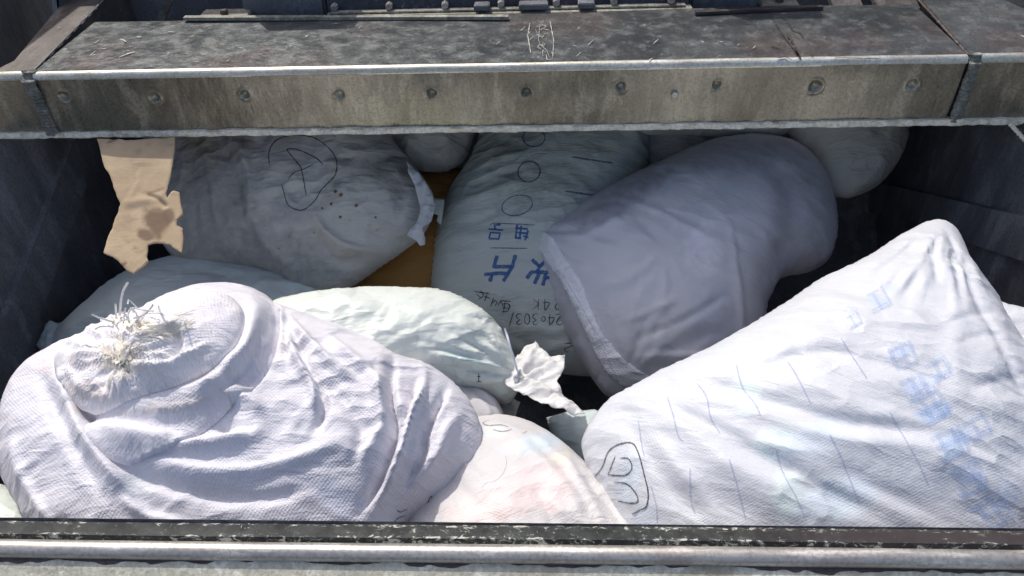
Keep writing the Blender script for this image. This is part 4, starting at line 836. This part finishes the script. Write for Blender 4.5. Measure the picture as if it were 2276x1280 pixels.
# lavender white sack, front left
D = dl3(100, 650, 1.50, 1000, 650, 1.54, 500, 1240, 1.20)
r = root_at('folded_sack', D, 'large lavender white woven sack at front left, neck folded over and tied with straw')
body = inflate('sack_body', D, amp_k=1.25, outline=[(4, 985), (12, 915), (38, 850), (80, 806), (125, 790), (220, 760), (330, 715), (400, 672), (470, 650), (545, 650), (600, 668), (632, 700), (700, 722), (780, 748), (850, 778), (885, 806), (945, 816), (985, 838), (1025, 872), (1050, 905), (1070, 950), (1074, 1000), (1058, 1046), (1010, 1095), (960, 1130), (900, 1165), (860, 1230), (760, 1300), (400, 1330), (180, 1300), (90, 1200), (30, 1110), (4, 1050)], T=.17, mat=M['lav'], parent=r, sp=6, rot=10, p=.5,
    strokes=[
        # mouth of the fold under the tied neck
        ([(150, 880), (210, 925), (290, 950), (390, 966), (450, 966)], 13, -.022, .3), ([(215, 955), (300, 985), (400, 995), (500, 985), (600, 945)], 18, .014),
        ([(560, 690), (572, 760), (545, 820), (480, 880), (400, 920)], 16, .022, -.3), ([(612, 684), (608, 740), (592, 800), (560, 850), (500, 880)], 13, -.026, .2), ([(455, 935), (470, 900), (520, 885), (570, 900), (590, 940)], 15, .012, .3), ([(480, 955), (530, 962), (580, 950)], 12, -.007),
        # pleats from the shoulder
        ([(622, 680), (640, 740), (665, 800), (700, 860), (705, 930)], 9, .018, .5), ([(632, 700), (638, 760), (640, 800)], 7, -.018), ([(640, 705), (700, 770), (750, 820), (800, 850)], 10, .014, .4), ([(650, 740), (690, 830), (720, 900), (690, 980)], 10, -.012), ([(720, 740), (790, 800), (840, 850), (850, 920)], 13, .012, .4), ([(700, 830), (770, 900), (800, 960), (780, 1040)], 12, -.008),
        ([(876, 800), (872, 880), (882, 960), (850, 1060), (800, 1140)], 10, -.022, .4), ([(850, 800), (845, 880), (850, 950), (800, 1040)], 13, .012), ([(950, 822), (940, 880), (915, 940), (900, 1000), (870, 1080), (830, 1150)], 10, .020, .5), ([(925, 850), (905, 920), (890, 980)], 8, -.014), ([(1000, 850), (975, 900), (950, 960), (940, 1020), (900, 1090)], 9, -.020, .4),
        ([(1040, 900), (1000, 960), (975, 1020), (930, 1090), (880, 1150)], 13, .014, .3), ([(1060, 960), (1020, 1030), (960, 1090)], 9, -.008),
        # hanging swags
        ([(120, 820), (160, 900), (200, 980), (260, 1060), (310, 1120)], 13, .016, .4), ([(90, 830), (130, 930), (180, 1020), (230, 1110)], 14, -.010), ([(230, 1000), (320, 1060), (420, 1090), (560, 1110), (700, 1090)], 16, -.010), ([(300, 1010), (420, 1045), (560, 1050), (700, 1010), (800, 950)], 16, .008), ([(260, 1100), (330, 1150), (420, 1170)], 12, .010), ([(30, 960), (40, 1040), (80, 1120), (130, 1190)], 13, .010)],
    noise=[(-20, 5, 13, .005), (30, 11, 24, .0025), (-35, 20, 45, .0009)],
    stains_and_shade=[(90, 815, 40, 14, 30, (.80, .66, .66), .5), (200, 900, 60, 10, -15, (.5, .44, .38), .45), (470, 830, 40, 12, 30, (.5, .44, .40), .35), (465, 658, 18, 8, 0, (.5, .62, .6), .5), (760, 1110, 70, 40, 20, (.55, .64, .82), .35), (300, 1080, 60, 30, 0, (.66, .76, .72), .3), (430, 700, 100, 60, 0, (.74, .70, .80), .2)], seed=40)  # brown dirt marks and faint tints, bluish at the lower right
FD = on_surface(body, [(420, 720), (590, 720), (500, 850)], .0)
flap = inflate('folded_flap', FD, [(330, 705), (380, 672), (470, 650), (545, 649), (600, 664), (626, 690), (624, 740), (606, 800), (572, 845), (520, 876), (450, 912), (380, 935), (290, 940), (220, 925), (170, 895), (180, 850), (260, 800)], .034, M['lav'], r, sp=5, rot=-18, p=.5, conform=[body],
    strokes=[([(560, 690), (574, 740), (556, 790), (520, 835), (460, 868)], 12, -.012), ([(470, 890), (380, 912), (270, 915)], 9, .006), ([(600, 690), (606, 740), (590, 790)], 8, .005)], noise=[(-50, 8, 20, .002)], stains_and_shade=[(360, 905, 110, 16, -10, (.5, .44, .38), .45), (465, 658, 18, 8, 0, (.5, .62, .6), .5)], seed=44)
ND = on_surface(body, [(200, 790), (520, 690), (330, 870)], -.004); NDm = sum(d for _, _, d in ND) / 3
neck = inflate('tied_neck', ND, [(117, 815), (124, 794), (150, 772), (195, 744), (245, 716), (310, 702), (365, 694), (420, 688), (480, 684), (526, 692), (550, 718), (556, 748), (546, 782), (514, 822), (465, 852), (385, 886), (300, 899), (230, 902), (175, 893), (142, 864), (122, 838)], .042, M['neck'], r, sp=5, rot=-18, p=.5, conform=[body, flap],
    strokes=[([(270, 800), (300, 760), (360, 730), (420, 715)], 10, .009), ([(275, 810), (330, 820), (400, 800), (470, 760)], 9, .010, .3), ([(262, 805), (230, 840), (240, 880)], 8, -.010), ([(255, 800), (200, 790), (150, 800)], 9, .008), ([(380, 720), (400, 750), (385, 800)], 8, -.012, .4), ([(300, 770), (250, 750), (200, 760)], 8, -.008), ([(290, 850), (350, 862), (440, 830)], 10, -.006), ([(150, 820), (180, 870), (230, 890)], 8, .007)],
    pleats=[(268, 800, 30, .007, 60, 190)], noise=[(20, 14, 30, .002)], stains_and_shade=[(330, 730, 80, 18, 12, (.74, .68, .50), .6), (200, 870, 70, 26, 0, (.56, .44, .38), .4), (270, 800, 50, 40, 0, (.62, .54, .38), .6), (480, 700, 70, 40, 20, (.76, .73, .80), .8), (200, 800, 60, 30, 0, (.84, .70, .68), .35)], seed=41)
# frayed fibres at the tie
bvn = o_data[neck.name][0]
V, F = [], []
def ribbon3(P, w_):
    P = [Vector(p_) for p_ in P]; b = len(V); n = len(P)
    for i, p_ in enumerate(P):
        t = (P[min(i + 1, n - 1)] - P[max(i - 1, 0)]).normalized(); s_ = t.cross((Vector(CAM) - p_).normalized() + Vector((.4 * math.sin(i * .9), 0, .2))).normalized() * w_ / 2; q = t.cross(s_).normalized() * .0004
        V.extend([p_ - s_ - q, p_ + s_ - q, p_ + s_ + q, p_ - s_ + q])
        if i:
            j = b + 4 * i
            for k in range(4): F.append((j - 4 + k, j - 4 + (k + 1) % 4, j + (k + 1) % 4, j + k))
    F.append((b, b + 1, b + 2, b + 3)); F.append((b + 4 * n - 1, b + 4 * n - 2, b + 4 * n - 3, b + 4 * n - 4))
def strand(pts, w_, d0=None, d1=None, ml=None):
    d0 = NDm - .055; d1 = NDm - .085
    q = catmull(pts, False, 8); n = len(q); ribbon3([px3(a, b, d0 + (d1 - d0) * i / max(1, n - 1)) for i, (a, b) in enumerate(q)], w_)
def z2(q): return [(100 + a / 3.556, 600 + b / 3.556) for a, b in q]
for q, w_ in (([(590, 360), (600, 250), (620, 160), (655, 98)], .0058), ([(565, 385), (560, 330), (558, 268)], .005), ([(545, 412), (500, 400), (460, 385), (425, 378), (370, 350)], .0046), ([(440, 385), (442, 408)], .003), ([(540, 450), (480, 446), (430, 450), (395, 468)], .0036), ([(660, 370), (620, 340), (585, 322)], .0045),
     ([(650, 360), (690, 300), (740, 310), (860, 325)], .004), ([(700, 380), (770, 360), (820, 320), (855, 272)], .0052), ([(740, 310), (700, 270), (660, 235), (655, 270)], .003), ([(910, 330), (895, 285)], .0055), ([(640, 360), (600, 380), (590, 420)], .004), ([(700, 340), (680, 300), (650, 360), (680, 400)], .0035),
     ([(800, 345), (900, 340), (950, 360)], .003), ([(620, 420), (630, 340), (635, 300)], .0035), ([(670, 420), (650, 380), (620, 330)], .004), ([(740, 400), (720, 340), (690, 310)], .004), ([(1060, 420), (1100, 400), (1085, 440)], .0035), ([(560, 440), (600, 400), (660, 390)], .004), ([(580, 470), (560, 430), (530, 420)], .003)):
    strand(z2(q), w_ * .62, 1.345, 1.33)
link('frayed_fibres', from_pd('frayed_fibres', V, F), M['fray'], r)['kind'] = 'stuff'
lines = []
for _ in range(34):
    a = random.gauss(262, 38); b = random.gauss(770, 24); an = random.choice([random.gauss(-.45, .4), random.gauss(1.3, .5)]); L = random.uniform(14, 52); cv = random.uniform(-.6, .6); q = []
    for k in range(5): q.append((a + L * k / 4 * math.cos(an + cv * k / 4), b + L * k / 4 * math.sin(an + cv * k / 4)))
    lines.append((q, random.uniform(1.2, 3)))
for _ in range(45):
    a = random.uniform(290, 400); b = 745 - (a - 290) * .22 + random.gauss(0, 10); L = random.uniform(20, 60); an = random.gauss(-.2, .2); lines.append(([(a + L * k / 3 * math.cos(an), b + L * k / 3 * math.sin(an) + random.uniform(-2, 2)) for k in range(4)], random.uniform(1.2, 2.8)))
drape('straw_tie', neck, lines, 2, M['straw'], r, lift=.003)['kind'] = 'stuff'
drape('straw_tie', neck, [([(185, 765), (230, 775), (265, 790), (275, 812)], 4), ([(275, 812), (290, 780), (300, 755)], 4), ([(262, 812), (255, 835), (245, 860)], 5), ([(280, 812), (268, 840)], 5), ([(280, 765), (310, 775), (315, 790)], 2.5), ([(250, 800), (270, 806), (285, 798)], 8)], 3, M['straw'], r, lift=.005)
drape('handwriting', body, [z1(q) for q in ([(480, 985), (498, 935), (512, 962), (532, 925), (535, 968), (558, 922), (572, 945)], [(505, 945), (540, 950)], [(350, 993), (368, 1004), (396, 990)], [(335, 1052), (358, 1030), (386, 1020)])], 2.6, M['black_ink'], r)
